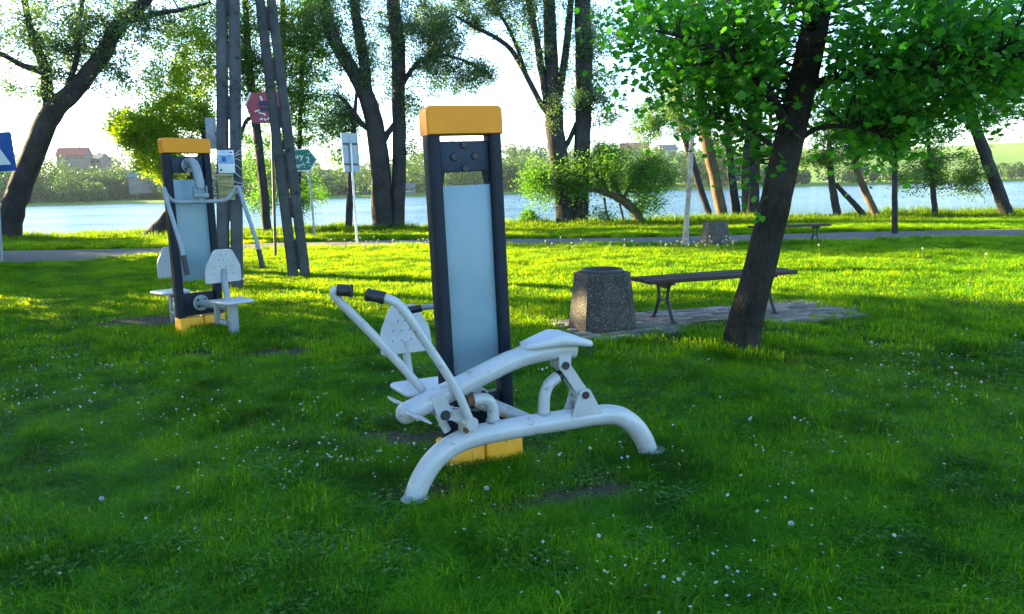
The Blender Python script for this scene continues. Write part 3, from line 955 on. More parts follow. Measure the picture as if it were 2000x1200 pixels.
def make_bench(name, loc, rz, label):
    t = empty(name, loc, rz, label, 'bench', 'backless park benches')
    L, hh = 1.84, 0.44
    for k, y in enumerate((-0.145, 0.0, 0.145)):
        build('plank', [bbox((0, y, hh + (0.004 if k == 1 else 0)), (L, 0.128, 0.042), 0.008)], 'plank', t)
    for sx in (-0.64, 0.64):
        build('leg', [tube(spline([(sx, sy * 0.145, hh - 0.03), (sx, sy * 0.105, hh - 0.09), (sx, sy * 0.085, hh - 0.2), (sx, sy * 0.10, 0.20), (sx, sy * 0.155, 0.08), (sx, sy * 0.20, 0.012)], 5), [0.018] * 26, 8) for sy in (-1,)], 'cast_iron', t)
        build('leg', [tube(spline([(sx, sy * 0.145, hh - 0.03), (sx, sy * 0.105, hh - 0.09), (sx, sy * 0.085, hh - 0.2), (sx, sy * 0.10, 0.20), (sx, sy * 0.155, 0.08), (sx, sy * 0.20, 0.012)], 5), [0.018] * 26, 8) for sy in (1,)], 'cast_iron', t)
        build('leg_arch', [tube(spline([(sx, -0.12, 0.155), (sx, -0.07, 0.205), (sx, 0, 0.222), (sx, 0.07, 0.205), (sx, 0.12, 0.155)], 5), 0.013, 8)], 'cast_iron', t)
        build('bearer', [bbox((sx, 0, hh - 0.033), (0.05, 0.40, 0.022), 0.006), prism([(-0.13, 0), (0.13, 0), (0.07, -0.05), (-0.07, -0.05)], (sx, 0, hh - 0.044), (0, 1, 0), (0, 0, 1), 0.022)], 'cast_iron', t)
        for sy in (-1, 1):
            build('foot', [bbox((sx, sy * 0.205, 0.008), (0.05, 0.07, 0.016), 0.004)], 'cast_iron', t)
    return t


ba = math.radians(19)
bl = ground_at(1295, 632)
bc = np.array([bl[0], bl[1], 0]) + 0.64 * np.array([math.cos(ba), math.sin(ba), 0])
bench1 = make_bench('park_bench', (bc[0], bc[1], PZ + 0.02), ba, 'dark wooden backless bench with iron legs on the brick paving')
b2 = ground_at(1528, 476)
bench2 = copy_tree(bench1)
bench2.location = (b2[0], b2[1] - 0.4, float(gz(b2[0], b2[1])))
bench2.rotation_euler = (0, 0, math.radians(6))
tag(bench2, 'distant backless bench by the road, half hidden behind the leaning trunk')

# ------------------------------------------------------------------ concrete utility poles
def lattice_pole(name, base, top, label, w=0.36, d=0.22):
    base, top = np.array(base, float), np.array(top, float)
    t = empty(name, base, 0, label, 'utility pole', 'concrete utility poles')
    ax = top - base
    L = np.linalg.norm(ax)
    ez = ax / L
    ex = np.array([0.97, 0.24, 0])
    ex = ex - ez * np.dot(ex, ez)
    ex /= np.linalg.norm(ex)
    ey = np.cross(ez, ex)
    fw = w * 0.45
    for s in (-1, 1):
        V = []
        for z, k in ((-0.4, 1.06), (L, 0.72)):
            cx = s * (w / 2 - fw / 2) * k
            for x, y in ((-fw / 2, -d / 2), (fw / 2, -d / 2), (fw / 2, d / 2), (-fw / 2, d / 2)):
                V.append(ex * (cx + x * k) + ey * (y * k) + ez * z)
        bm = bmesh.new()
        vs_ = [bm.verts.new(v) for v in V]
        for q in ((3, 2, 1, 0), (4, 5, 6, 7), (0, 1, 5, 4), (1, 2, 6, 5), (2, 3, 7, 6), (3, 0, 4, 7)):
            bm.faces.new([vs_[i] for i in q])
        bmesh.ops.bevel(bm, geom=list(bm.edges), offset=0.02, segments=2, affect='EDGES')
        bm.verts.index_update()
        sh = ([tuple(v.co) for v in bm.verts], [tuple(v.index for v in f.verts) for f in bm.faces])
        bm.free()
        build('flange', [sh], 'pole_concrete', t, 30)
    z = 0.15
    while z < L - 0.2:
        k = 1.06 - 0.34 * z / L
        hh = 0.5 if z < 0.8 else 0.34
        rot = Matrix(((ex[0], ey[0], ez[0]), (ex[1], ey[1], ez[1]), (ex[2], ey[2], ez[2])))
        build('web', [bbox(tuple(ez * (z + hh / 2)), (w * 0.30 * k, d * 0.55 * k, hh), 0.02, rot)], 'pole_concrete', t)
        z += hh + 0.42
    return t


vb = ground_at(450, 566)
vt = at_depth(441, -560, vb[1])
lattice_pole('utility_pole', vb, vt, 'upright grey concrete pole with slots, carrying the blue notice')
lb = ground_at(585, 541)
lt = at_depth(455, -520, vb[1] + 0.25)
lattice_pole('utility_pole', lb, lt, 'leaning grey concrete pole with slots in front of the green sign')
dirv = (vt - vb) / np.linalg.norm(vt - vb)


def on_pole(px, py, dy):
    return at_depth(px, py, vb[1] + dy)


# notices on the upright pole
def plate_facing(name, px0, py0, px1, py1, Y, t, mat, parent=None, yaw=0.0):
    """thin plate standing at depth Y whose corners fall at the two pixels"""
    a, b = at_depth(px0, py0, Y), at_depth(px1, py1, Y)
    w, h = abs(b[0] - a[0]), abs(a[2] - b[2])
    c = (a + b) / 2
    o = build(name, [bbox((0, 0, 0), (w, t, h), min(0.004, t / 3))], mat, parent)
    return o, c, w, h


Yn = vb[1] - 0.15
a, b = at_depth(424, 294, Yn), at_depth(459, 338, Yn)
nt_ = empty('notice_sheet', (float(a[0] + b[0]) / 2, Yn, float(b[2])), 0.12, 'blue and white printed notice taped to the upright pole', 'notice')
w_, h_ = b[0] - a[0], a[2] - b[2]
build('sheet', [bbox((0, 0, h_ / 2), (w_, 0.004, h_), 0.001)], 'sheet_white', nt_)
build('blue_print', [bbox((0, -0.0035, h_ * 0.60), (w_ * 0.92, 0.002, h_ * 0.40))], 'sheet_blue', nt_)
for k in range(3):
    build('text_line', [bbox((-w_ * 0.05 * (k % 2), -0.0035, h_ * (0.86 + 0.045 * k)), (w_ * (0.62 + 0.12 * (k % 2)), 0.002, h_ * 0.018))], 'sheet_blue', nt_)
build('picture', [bbox((-w_ * 0.12, -0.006, h_ * 0.60), (w_ * 0.26, 0.002, h_ * 0.22))], 'sign_blue', nt_)
build('badge', [bbox((-w_ * 0.33, -0.0035, h_ * 0.14), (w_ * 0.12, 0.002, h_ * 0.09))], 'sign_dark', nt_)
build('badge', [bbox((w_ * 0.34, -0.0035, h_ * 0.90), (w_ * 0.14, 0.002, h_ * 0.06))], 'sign_dark', nt_)
a, b = at_depth(424, 340, Yn), at_depth(459, 391, Yn)
bd = empty('notice_board', (float(a[0] + b[0]) / 2, Yn, float(b[2])), 0.12, 'small yellowish board wound with wire below the blue notice', 'board')
w_, h_ = b[0] - a[0], a[2] - b[2]
build('board', [bbox((0, 0, h_ / 2), (w_, 0.02, h_), 0.003)], 'board_wood', bd)
rr_ = random.Random(4)
for k in range(11):
    z0 = h_ * (0.06 + 0.085 * k)
    z1 = z0 + rr_.uniform(-0.05, 0.06)
    build('wire', [tube([(-w_ / 2, -0.013, z0), (0, -0.014, (z0 + z1) / 2 + rr_.uniform(-0.01, 0.01)), (w_ / 2, -0.013, z1)], 0.0025, 6)], 'dark_metal', bd)
# tape wound round the pole
tp = empty('tape_windings', (float(vb[0]), float(vb[1]), 0.0), 0, 'clear tape wound round the upright pole behind the notice', 'tape')
for k in range(9):
    p = on_pole(446 - 0.0 * k, 300 + 10 * k, 0)
    z = p[2]
    V = []
    for j in range(25):
        an = 2 * PI * j / 24
        x = 0.205 * math.copysign(abs(math.cos(an)) ** 0.3, math.cos(an))
        y = 0.135 * math.copysign(abs(math.sin(an)) ** 0.3, math.sin(an))
        zz = z + 0.03 * math.sin(an + k) + 0.04 * math.cos(an * 1 + k * 0.7)
        V.append((p[0] - vb[0] + x, y, zz))
    build('tape', [tube(V, 0.0035, 5, cap=False)], 'sheet_white', tp)
# grey meter box on the pole's left
a, b = at_depth(402, 231, vb[1] + 0.15), at_depth(424, 291, vb[1] + 0.15)
mb = empty('cable_box', (float(a[0] + b[0]) / 2, vb[1] + 0.15, float(b[2])), 0.1, 'grey sheet-metal box fixed to the left of the upright pole', 'metal box')
w_, h_ = b[0] - a[0], a[2] - b[2]
build('case', [bbox((0, 0, h_ / 2), (w_, 0.12, h_), 0.008)], 'zinc', mb)
build('bracket', [bbox((w_ * 0.6, 0.0, h_ * 0.5), (0.06, 0.04, 0.03), 0.004)], 'dark_metal', mb)


# ------------------------------------------------------------------ signs
def sign_post(root, h, r, mat):
    build('post', [rod((0, 0, -0.3), (0, 0, h), r, 12)], mat, root)


def px_scale(Y):
    return Y / (F * math.cos(PITCH))


# green arrow sign
g = ground_at(611, 466)
Yg = 24.9
gp = at_depth(606, 330, Yg)
gbz = float(gz(gp[0], Yg))
gs = empty('direction_sign', (gp[0], Yg, gbz), 0.02, 'green arrow-shaped direction sign with white lettering pointing right', 'road sign')
zc = at_depth(585, 313, Yg)[2] - gbz
s_ = px_scale(Yg)
xl, xr, xt = -54 * s_, 0.5 * s_, 15.5 * s_
hh = 20.5 * s_
arrow = [(xl, -hh), (xr, -hh), (xt, 0), (xr, hh), (xl, hh)]
lean = -0.02
up = (lean, 0, 1)
build('border', [prism(arrow, (0, -0.03, zc), (1, 0, 0.02), up, 0.014)], 'sign_white', gs)
inner = [(xl + 0.03, -hh + 0.03), (xr - 0.02, -hh + 0.03), (xt - 0.055, 0), (xr - 0.02, hh - 0.03), (xl + 0.03, hh - 0.03)]
pl = build('face', [prism(inner, (0, -0.040, zc), (1, 0, 0.02), up, 0.006)], 'sign_green', gs)
rx = (PI / 2, 0, 0)
fs = 0.25
for s, x, z in (('ory', -31 * s_, 2.0 * s_), ('2', -7 * s_, -6 * s_), ('or\u0117', -30 * s_, -15 * s_), ('Z', -53 * s_, 2.0 * s_), ('T', -52 * s_, -15 * s_)):
    text_part('lettering', s, fs * (1.15 if s == '2' else 1.0), 'sign_white', pl, (x, -0.0445, zc + z), rx)
build('post', [rod((0.0, 0, -0.3), (lean * zc, 0, zc + hh * 0.8), 0.035, 12)], 'zinc', gs)
for dz in (-0.2, 0.2):
    build('clamp', [bbox((0, -0.02, zc + dz), (0.12, 0.05, 0.04), 0.006)], 'zinc', gs)

# red arrow sign on a thin dark post
rb_ = ground_at(537, 504)
Yr = rb_[1]
s_ = px_scale(Yr)
rs = empty('arrow_board', (rb_[0], Yr, rb_[2]), 0.0, 'faded red arrow-shaped board pointing left on a thin post', 'sign board')
cc = at_depth(531, 211, Yr)
cx, cz = cc[0] - rb_[0], cc[2] - rb_[2]
arrow = [(-47 * s_, 4 * s_), (-37 * s_, -28 * s_), (15 * s_, -28 * s_), (15 * s_, 28 * s_), (-34 * s_, 28 * s_)]
build('board', [prism(arrow, (cx, -0.03, cz), (1, 0, 0.0), (-0.03, 0, 1), 0.02)], 'sign_red', rs)
edge = [(-47 * s_, 4 * s_), (-34 * s_, 28 * s_), (-38 * s_, 29 * s_), (-50 * s_, 5 * s_)]
build('edge_strip', [prism(edge, (cx, -0.034, cz), (1, 0, 0.0), (-0.03, 0, 1), 0.024)], 'sign_white', rs)
build('dark_panel', [bbox((cx - 15 * s_, -0.043, cz + 8 * s_), (17 * s_, 0.006, 9 * s_))], 'sign_dark', rs)
build('dark_panel', [bbox((cx - 14 * s_, -0.043, cz - 2.5 * s_), (17 * s_, 0.006, 7 * s_))], 'sign_dark', rs)
for pts in ([(-31, -7), (-26, -5), (-22, -4)], [(-24, -8), (-20, -10), (-15, -11), (-12, -14)], [(-19, 21), (-17, 16), (-16, 13)]):
    build('painted_line', [tube(spline([(cx + p[0] * s_, -0.043, cz + p[1] * s_) for p in pts], 4), 0.018, 6)], 'sign_white', rs)
for pts in ([(-22, -22), (-20, -19), (-18, -22)], [(-15, -19), (-13, -23), (-11, -20)], [(-8, -22), (-6, -18), (-4, -22)]):
    build('painted_line', [tube(spline([(cx + p[0] * s_, -0.043, cz + p[1] * s_) for p in pts], 4), 0.014, 6)], 'sign_white', rs)
sign_lean = at_depth(533, 240, Yr)[0] - rb_[0]
build('post', [rod((0, 0, -0.3), (sign_lean, 0, cz + 0.2), 0.032, 10)], 'dark_metal', rs)

# road sign seen from behind
wb_ = ground_at(698, 477)
s_ = px_scale(wb_[1])
ws = empty('road_sign', (wb_[0], wb_[1], wb_[2]), 0.0, 'grey metal road sign seen from behind on a slim post', 'road sign')
cc = at_depth(684, 298, wb_[1])
cx, cz = cc[0] - wb_[0], cc[2] - wb_[2]
yw = 0.75
ux_ = np.array([math.cos(yw), math.sin(yw), 0])
pl = build('plate', [prism(round_poly([(-0.26, -36 * s_), (0.26, -36 * s_), (0.26, 36 * s_), (-0.26, 36 * s_)], 0.04), (cx, 0.04, cz), ux_, (-0.03, 0, 1), 0.01)], 'zinc', ws)
for s in (-1, 1):
    build('rim', [prism([(s * 0.255 - 0.012, -36 * s_), (s * 0.255 + 0.012, -36 * s_), (s * 0.255 + 0.012, 36 * s_), (s * 0.255 - 0.012, 36 * s_)], (cx, 0.035, cz), ux_, (-0.03, 0, 1), 0.035)], 'sign_white', pl)
for dz in (16 * s_, -22 * s_):
    build('clamp', [prism([(-0.22, -0.025), (0.22, -0.025), (0.22, 0.025), (-0.22, 0.025)], (cx, 0.025, cz + dz), ux_, (0, 0, 1), 0.05)], 'dark_metal', ws)
build('post', [rod((0, 0, -0.3), (cx + 0.02, 0.0, cz + 0.25), 0.032, 12)], 'sign_white', ws)

# blue crossing sign at the left edge
pb_ = ground_at(2, 518)
s_ = px_scale(pb_[1])
bs_ = empty('crossing_sign', (pb_[0], pb_[1], pb_[2]), 0.0, 'blue square road sign with a white triangle at the left edge', 'road sign')
cc = at_depth(-8, 298, pb_[1])
cx, cz = cc[0] - pb_[0], cc[2] - pb_[2]
pl = build('plate', [prism(round_poly([(-36 * s_, -36 * s_), (36 * s_, -36 * s_), (36 * s_, 36 * s_), (-36 * s_, 36 * s_)], 0.05), (cx, -0.04, cz), (1, 0, 0.03), (-0.03, 0, 1), 0.012)], 'sign_blue', bs_)
build('triangle', [prism([(-28 * s_, -24 * s_), (28 * s_, -24 * s_), (0, 26 * s_)], (cx, -0.048, cz), (1, 0, 0.03), (-0.03, 0, 1), 0.006)], 'sign_white', pl)
build('post', [rod((0, 0, -0.3), (cx, 0, cz + 0.4), 0.035, 12)], 'zinc', bs_)

# distant bin
d2 = ground_at(1401, 480)
bin2 = None
t2, _, _ = make_bin('litter_bin', (d2[0], d2[1] + 0.2, d2[2] - 0.01), math.radians(10), 'grey concrete litter bin at the road edge behind the young birch', 'pebbles_grey', 1.0)


# ------------------------------------------------------------------ trees
def rand_rot(n, g, upright=0.35):
    """n random rotation matrices; leaf plane normals lean upwards by 'upright'"""
    nr = g.normal(size=(n, 3))
    nr[:, 2] = np.abs(nr[:, 2]) + upright
    nr /= np.linalg.norm(nr, axis=1)[:, None]
    t = g.normal(size=(n, 3))
    t -= nr * np.sum(t * nr, axis=1)[:, None]
    t /= np.linalg.norm(t, axis=1)[:, None] + 1e-9
    b = np.cross(nr, t)
    return t, b, nr


def place_leaves(P, size, tmpl, tf, g, upright=0.35, aspect=1.0):
    n = len(P)
    t, b, nr = rand_rot(n, g, upright)
    s = size * g.uniform(0.65, 1.3, n)
    T = np.array(tmpl, float)
    V = P[:, None, :] + s[:, None, None] * (T[None, :, 0, None] * t[:, None, :] + aspect * T[None, :, 1, None] * b[:, None, :] + T[None, :, 2, None] * nr[:, None, :])
    k = len(T)
    tf = np.array(tf)
    Fc = (np.arange(n) * k)[:, None, None] + tf[None]
    tint = np.repeat(g.uniform(0, 1, n), k)
    return V.reshape(-1, 3), Fc.reshape(-1, tf.shape[1]), tint


# simple leaf: a folded lozenge of two triangles
LEAF_V = [(0, -0.5, 0), (0.30, 0.0, 0.06), (0, 0.5, 0), (-0.30, 0.0, 0.06)]
LEAF_F = [(0, 1, 2), (0, 2, 3)]
# lobed maple leaf, a fan about the middle
_ml = []
for k, (ang, r) in enumerate([(-90, 0.34), (-52, 0.42), (-30, 0.34), (-8, 0.52), (22, 0.34), (42, 0.57), (66, 0.36), (90, 0.64), (114, 0.36), (138, 0.57), (158, 0.34), (188, 0.52), (210, 0.34), (232, 0.42)]):
    an = math.radians(ang)
    _ml.append((r * math.cos(an), r * math.sin(an), 0.10 * abs(math.cos(an)) * r - 0.12 * max(0, r - 0.3)))
MAPLE_V = [(0, -0.04, 0.0)] + _ml
MAPLE_F = [(0, i, i + 1) for i in range(1, len(_ml))] + [(0, len(_ml), 1)]


def sample_blob(blob, g):
    """points in an ellipsoid, more of them near its skin"""
    c, r, n = blob
    d = g.normal(size=(n, 3))
    d /= np.linalg.norm(d, axis=1)[:, None]
    rad = g.uniform(0, 1, n) ** 0.45
    return np.array(c) + d * rad[:, None] * np.array(r)


def grow(nodes, rads, tips, g, sag=0.0, rmax=0.5, rbase=0.006, wig=0.08, thin=1.0):
    """join every tip to the nearest wood with a bent branch; returns tubes and leaf-bearing points"""
    nodes = list(nodes)
    rads = list(rads)
    d0 = [min(np.linalg.norm(np.array(nodes) - t, axis=1)) for t in tips]
    order = np.argsort(d0)
    cap_n = len(nodes) + len(tips) * 14 + 10
    NA = np.zeros((cap_n, 3))
    RA = np.zeros(cap_n)
    k = len(nodes)
    NA[:k] = nodes
    RA[:k] = rads
    shapes, pts = [], []
    for i in order:
        t = tips[i]
        D = np.linalg.norm(NA[:k] - t, axis=1) + 0.55 * np.maximum(0, NA[:k, 2] - t[2] + 0.0) + 0.25 / (RA[:k] * 40 + 0.2)
        j = int(np.argmin(D))
        a = NA[j].copy()
        L = np.linalg.norm(t - a)
        if L < 0.02:
            continue
        ns_ = int(np.clip(L / 0.35, 3, 10))
        r0 = min(RA[j] * 0.75, (rbase + 0.011 * L) * thin)
        tt = np.linspace(0, 1, ns_ + 1)
        path = a[None] * (1 - tt[:, None]) + t[None] * tt[:, None]
        path[:, 2] += np.sin(tt * PI) * L * (0.10 - sag * 0.2)
        path[:, 2] -= sag * L * 0.15 * tt ** 2
        w = g.normal(size=(ns_ + 1, 3)) * wig * L * 0.35
        w[0] = 0
        w[-1] *= 0.5
        path += w * np.sin(np.clip(tt, 0, 0.9) * PI)[:, None]
        rr = r0 * (1 - 0.78 * tt)
        shapes.append(tube(path, rr, 5 if r0 < 0.03 else 7, cap=False))
        m = len(path) - 1
        if k + m < cap_n:
            NA[k:k + m] = path[1:]
            RA[k:k + m] = rr[1:]
            k += m
        for q in range(max(1, int(m * 0.35)), m + 1):
            pts.append(path[q])
            if q < m:
                pts.append((path[q] + path[q + 1]) / 2)
    return shapes, np.array(pts)


def stem_path(pts, Y, g, jit=0.0):
    """pixels (x, y, width[, extra depth]) at depth Y -> points and radii"""
    P, Rr = [], []
    for p in pts:
        d = Y + (p[3] if len(p) > 3 else 0.0)
        P.append(at_depth(p[0], p[1], d))
        Rr.append(p[2] / 2 * px_scale(d))
    S = spline(P, 5)
    rs_ = np.interp(np.linspace(0, len(P) - 1, len(S)), range(len(P)), Rr)
    S = np.array(S)
    if jit:
        S[1:-1] += g.normal(size=(len(S) - 2, 3)) * jit * rs_[1:-1, None]
    return S, rs_


def rough_tube(S, R_, g, n=14, amp=0.10):
    v, f = tube(S, R_, n, cap=True)
    v = np.array(v)
    m = len(S)
    ph = g.uniform(0, 6.28, 6)
    for i in range(m):
        c = S[i]
        for j in range(n):
            a_ = 2 * PI * j / n
            k = 1 + amp * (0.5 * math.sin(3 * a_ + ph[0] + 0.10 * i) + 0.5 * math.sin(5 * a_ + ph[1] - 0.08 * i) + 0.3 * math.sin(2 * a_ + ph[2] + 0.06 * i)) + g.normal() * amp * 0.25
            v[i * n + j] = c + (v[i * n + j] - c) * k
    return v.tolist(), f


def px_blob(px, py, rx, ry, Y, ry_depth, n):
    """ellipsoid given in pixels at depth Y"""
    s = px_scale(Y)
    return (at_depth(px, py, Y), (rx * s, ry_depth, ry * s), n)


def make_tree(name, label, stems, Y, blobs, leaf='leaf_dark', bark='bark_dark', leaf_size=0.10, per=9, spread=0.22, sag=0.0,
              seed=1, cat='tree', group=None, base_at=None, tmpl=(LEAF_V, LEAF_F), upright=0.35, aspect=1.0, thin=1.0, world_blobs=(), sides=14, wig=0.08, rough=0.10, flare=1.35, reject=None, jit=0.04):
    g = np.random.default_rng(seed)
    nodes, rads, sh = [], [], []
    base = None
    for si, st in enumerate(stems):
        S, R_ = stem_path(st, Y, g, jit)
        if base is None:
            z = float(gz(S[0][0], S[0][1]))
            base = np.array([S[0][0], S[0][1], z])
        if si == 0 or abs(S[0][2] - base[2]) < 0.5:
            # root the stem below the ground and flare it
            foot = S[0].copy()
            foot[2] = min(base[2], float(gz(S[0][0], S[0][1]))) - 0.25
            S = np.vstack([foot, S])
            R_ = np.concatenate([[R_[0] * flare], R_])
        sh.append(rough_tube(S, R_, g, sides, rough))
        nodes.extend(S[len(S) // 6:].tolist())
        rads.extend(R_[len(R_) // 6:].tolist())
    t = empty(name, base, 0, label, cat, group)
    if tmpl[0] is LEAF_V:
        spread *= CLUMP
        blobs = [b[:6] + (int(b[6] * MORE),) for b in blobs]
    tips = [sample_blob(px_blob(*b), g) for b in blobs] + [sample_blob(b, g) for b in world_blobs]
    tips = np.vstack(tips) if tips else np.zeros((0, 3))
    bsh, pts = grow(np.array(nodes), np.array(rads), tips, g, sag, thin=thin, wig=wig) if len(tips) else ([], np.zeros((0, 3)))
    off = lambda sh_: [([np.array(q) - base for q in v], f) for v, f in sh_]
    build('trunk', off(sh), bark, t, 80)
    if bsh:
        tag(build('branches', off(bsh), bark, t, 80), kind='stuff')
    if len(pts):
        per = int(per * DENSE) if tmpl[0] is LEAF_V else per
        LP = np.repeat(pts, per, axis=0) + g.normal(size=(len(pts) * per, 3)) * spread
        LP[:, 2] -= sag * np.abs(g.normal(size=len(LP))) * spread * 2.0
        if reject is not None:
            LP = LP[~reject(LP)]
        v, f, ti = place_leaves(LP - base, leaf_size * (FINE if tmpl[0] is LEAF_V else 1.0), tmpl[0], tmpl[1], g, upright, aspect)
        me = fast_mesh('crown', v, f, leaf, ti)
        o = bpy.data.objects.new('crown', me)
        link(o, t)
        tag(o, kind='stuff')
    return t, base, pts


DENSE = 2.6
FINE = 0.78
CLUMP = 0.72
MORE = 1.25
GT = 'trees along the lake shore'
# big leaning tree at the far left
make_tree('shore_tree', 'big dark tree leaning right at the far left of the shore',
          [[(8, 478, 46), (28, 400, 41), (62, 310, 38), (100, 225, 37), (155, 168, 30), (203, 105, 27), (235, 45, 24), (285, 2, 19), (330, -60, 15), (370, -160, 9)],
           [(102, 222, 27), (92, 180, 21), (88, 140, 19), (72, 95, 15), (55, 40, 12), (40, -40, 9), (20, -120, 6)],
           [(88, 140, 15), (45, 128, 10), (0, 105, 9), (-60, 90, 6)],
           [(118, 205, 10), (132, 170, 10), (150, 110, 10), (150, 60, 9), (160, 0, 7), (150, -80, 4)],
           [(240, 45, 12), (290, 30, 10), (350, 20, 7), (410, 5, 4)]],
          28.3, [(60, 60, 130, 70, 28.3, 2.5, 100), (190, 60, 140, 70, 28.6, 2.5, 120), (200, -120, 260, 110, 28.6, 3.0, 110), (330, 40, 110, 70, 28.8, 2.5, 80), (60, 170, 80, 50, 28.3, 1.5, 26), (250, 150, 70, 50, 28.5, 1.5, 34), (130, 120, 70, 50, 28.5, 1.5, 40)],
          'leaf_grey', leaf_size=0.12, per=6, spread=0.22, seed=21, group=GT, sides=16, thin=1.7)
# tree leaning right behind the press machine, lit lime green
make_tree('shore_tree', 'lime green tree whose leaning trunk shows beside the press machine',
          [[(285, 474, 30), (318, 440, 26), (350, 395, 22), (380, 340, 18), (400, 280, 14), (395, 220, 10)]],
          27.5, [(285, 255, 55, 50, 27, 1.6, 110), (310, 310, 40, 45, 27, 1.2, 60), (250, 250, 34, 34, 27, 1.2, 36), (350, 160, 70, 50, 28, 2.0, 60), (400, 90, 60, 50, 28, 2.0, 40), (350, 230, 60, 45, 27.5, 1.6, 60)],
          'leaf_lime', leaf_size=0.12, per=9, spread=0.20, seed=22, group=GT)
# slim trunks behind the poles
make_tree('shore_tree', 'slim dark tree between the two concrete poles',
          [[(524, 468, 17), (514, 360, 16), (500, 235, 15), (490, 165, 14), (482, 60, 12), (476, -60, 10), (470, -180, 5)],
           [(497, 228, 8), (480, 238, 7), (468, 275, 6), (455, 320, 5)]],
          28.0, [(480, 60, 70, 80, 28, 1.6, 90), (510, 170, 50, 70, 28.5, 1.5, 45), (470, -110, 90, 70, 28, 2.5, 45), (440, 130, 40, 60, 28, 1.5, 30)],
          'leaf_dark', leaf_size=0.11, per=7, spread=0.2, seed=23, group=GT)
make_tree('shore_tree', 'thin upright tree just right of the leaning pole top',
          [[(560, 470, 12), (557, 320, 11), (554, 150, 10), (552, 0, 9), (550, -150, 4)]],
          28.5, [(565, 90, 60, 90, 28.5, 1.5, 80), (580, 190, 50, 50, 28.5, 1.5, 40), (555, -90, 60, 70, 28.5, 2, 35)],
          'leaf_dark', leaf_size=0.11, per=7, spread=0.2, seed=24, group=GT)
make_tree('shore_tree', 'thin tree with sparse low leaves behind the green sign',
          [[(582, 468, 9), (583, 375, 9), (587, 220, 8), (592, 100, 7), (602, -10, 6), (610, -120, 3)]],
          28.5, [(605, 110, 65, 100, 28.5, 1.5, 90), (625, 230, 55, 60, 28.5, 1.5, 50), (600, 380, 40, 45, 28.8, 1.2, 26), (560, 260, 40, 60, 28.8, 1.2, 24), (620, 20, 60, 60, 28.5, 2, 40), (505, 300, 40, 80, 29, 1.2, 40), (500, 400, 28, 40, 29, 1.2, 20)],
          'leaf_willow', leaf_size=0.10, per=8, spread=0.2, seed=25, group=GT, thin=0.7)
make_tree('shore_tree', 'short slim trunk just behind the grey road sign',
          [[(680, 466, 13), (684, 380, 13), (689, 300, 11), (692, 230, 8), (697, 175, 5)]],
          28.0, [(660, 240, 45, 40, 28.2, 1.0, 26), (650, 320, 40, 30, 28.6, 1.0, 14)],
          'leaf_willow', leaf_size=0.10, per=7, spread=0.2, seed=26, group=GT, thin=0.7)
# central double tree
make_tree('shore_tree', 'tall tree of forked stems left of the yellow-capped pylon',
          [[(752, 468, 44), (747, 400, 40), (740, 300, 36), (722, 205, 32), (690, 140, 26), (655, 80, 24), (630, 0, 22), (600, -100, 18), (580, -220, 9)],
           [(770, 468, 30), (777, 420, 26), (780, 300, 25), (778, 200, 24), (777, 100, 25), (767, 0, 24), (760, -120, 18), (755, -240, 8)],
           [(720, 200, 20), (710, 110, 20), (695, 20, 18), (690, -100, 14), (680, -220, 7)],
           [(745, 285, 12), (756, 262, 11), (772, 240, 9)],
           [(738, 262, 11), (714, 248, 10), (694, 226, 9), (672, 196, 8), (660, 188, 6)],
           [(778, 180, 11), (810, 130, 9), (850, 108, 7), (910, 120, 5), (960, 150, 3)]],
          28.0, [(840, 60, 60, 80, 28, 1.8, 110), (860, 150, 50, 40, 28, 1.4, 55), (930, 150, 50, 30, 28, 1.2, 40), (640, 70, 75, 90, 28, 2, 90), (735, 90, 60, 110, 28.4, 1.8, 90), (860, 40, 60, 70, 28.4, 1.6, 70), (810, -110, 110, 90, 28, 2.5, 90), (650, -130, 120, 90, 28, 2.5, 80), (800, 200, 50, 30, 28, 1.2, 24), (660, 220, 50, 60, 28, 1.3, 30), (820, 290, 30, 50, 28, 1.0, 10)],
          'leaf_grey', leaf_size=0.10, per=7, spread=0.20, seed=27, group=GT, sides=16, thin=1.3)
# right double tree
make_tree('shore_tree', 'tall twin-stemmed tree with an arching bare limb right of the pylon',
          [[(1108, 462, 40), (1102, 400, 37), (1093, 320, 36), (1083, 240, 36), (1078, 150, 26), (1074, 60, 24), (1070, -40, 20), (1066, -160, 12), (1064, -260, 6)],
           [(1130, 462, 32), (1133, 400, 30), (1136, 300, 29), (1139, 200, 29), (1141, 100, 32), (1138, 0, 28), (1140, -120, 20), (1138, -260, 8)],
           [(1074, 225, 12), (1058, 205, 11), (1030, 152, 10), (1000, 100, 9), (970, 75, 8), (925, 52, 6), (890, 32, 4)],
           [(1068, 200, 14), (1056, 130, 13), (1045, 60, 11), (1032, 0, 10), (1010, -90, 7)],
           [(1102, 290, 10), (1115, 268, 9), (1126, 240, 8)],
           [(1092, 190, 14), (1104, 110, 14), (1112, 40, 13), (1120, -60, 9)],
           [(1030, 150, 6), (1000, 70, 6), (960, 0, 5), (930, -60, 4)]],
          28.5, [(1010, 25, 110, 55, 28.5, 1.6, 90), (940, 10, 60, 40, 28.5, 1.4, 50), (1140, 160, 60, 70, 28.5, 1.6, 60), (1160, 60, 60, 60, 28.5, 2, 50), (1075, 220, 36, 40, 28, 1.0, 14), (1060, -110, 160, 90, 28.5, 3, 110), (1190, 200, 45, 60, 28.5, 1.2, 34), (1050, 100, 40, 50, 28.5, 1.2, 22)],
          'leaf_grey', leaf_size=0.10, per=7, spread=0.20, seed=28, group=GT, sides=16, thin=1.3)
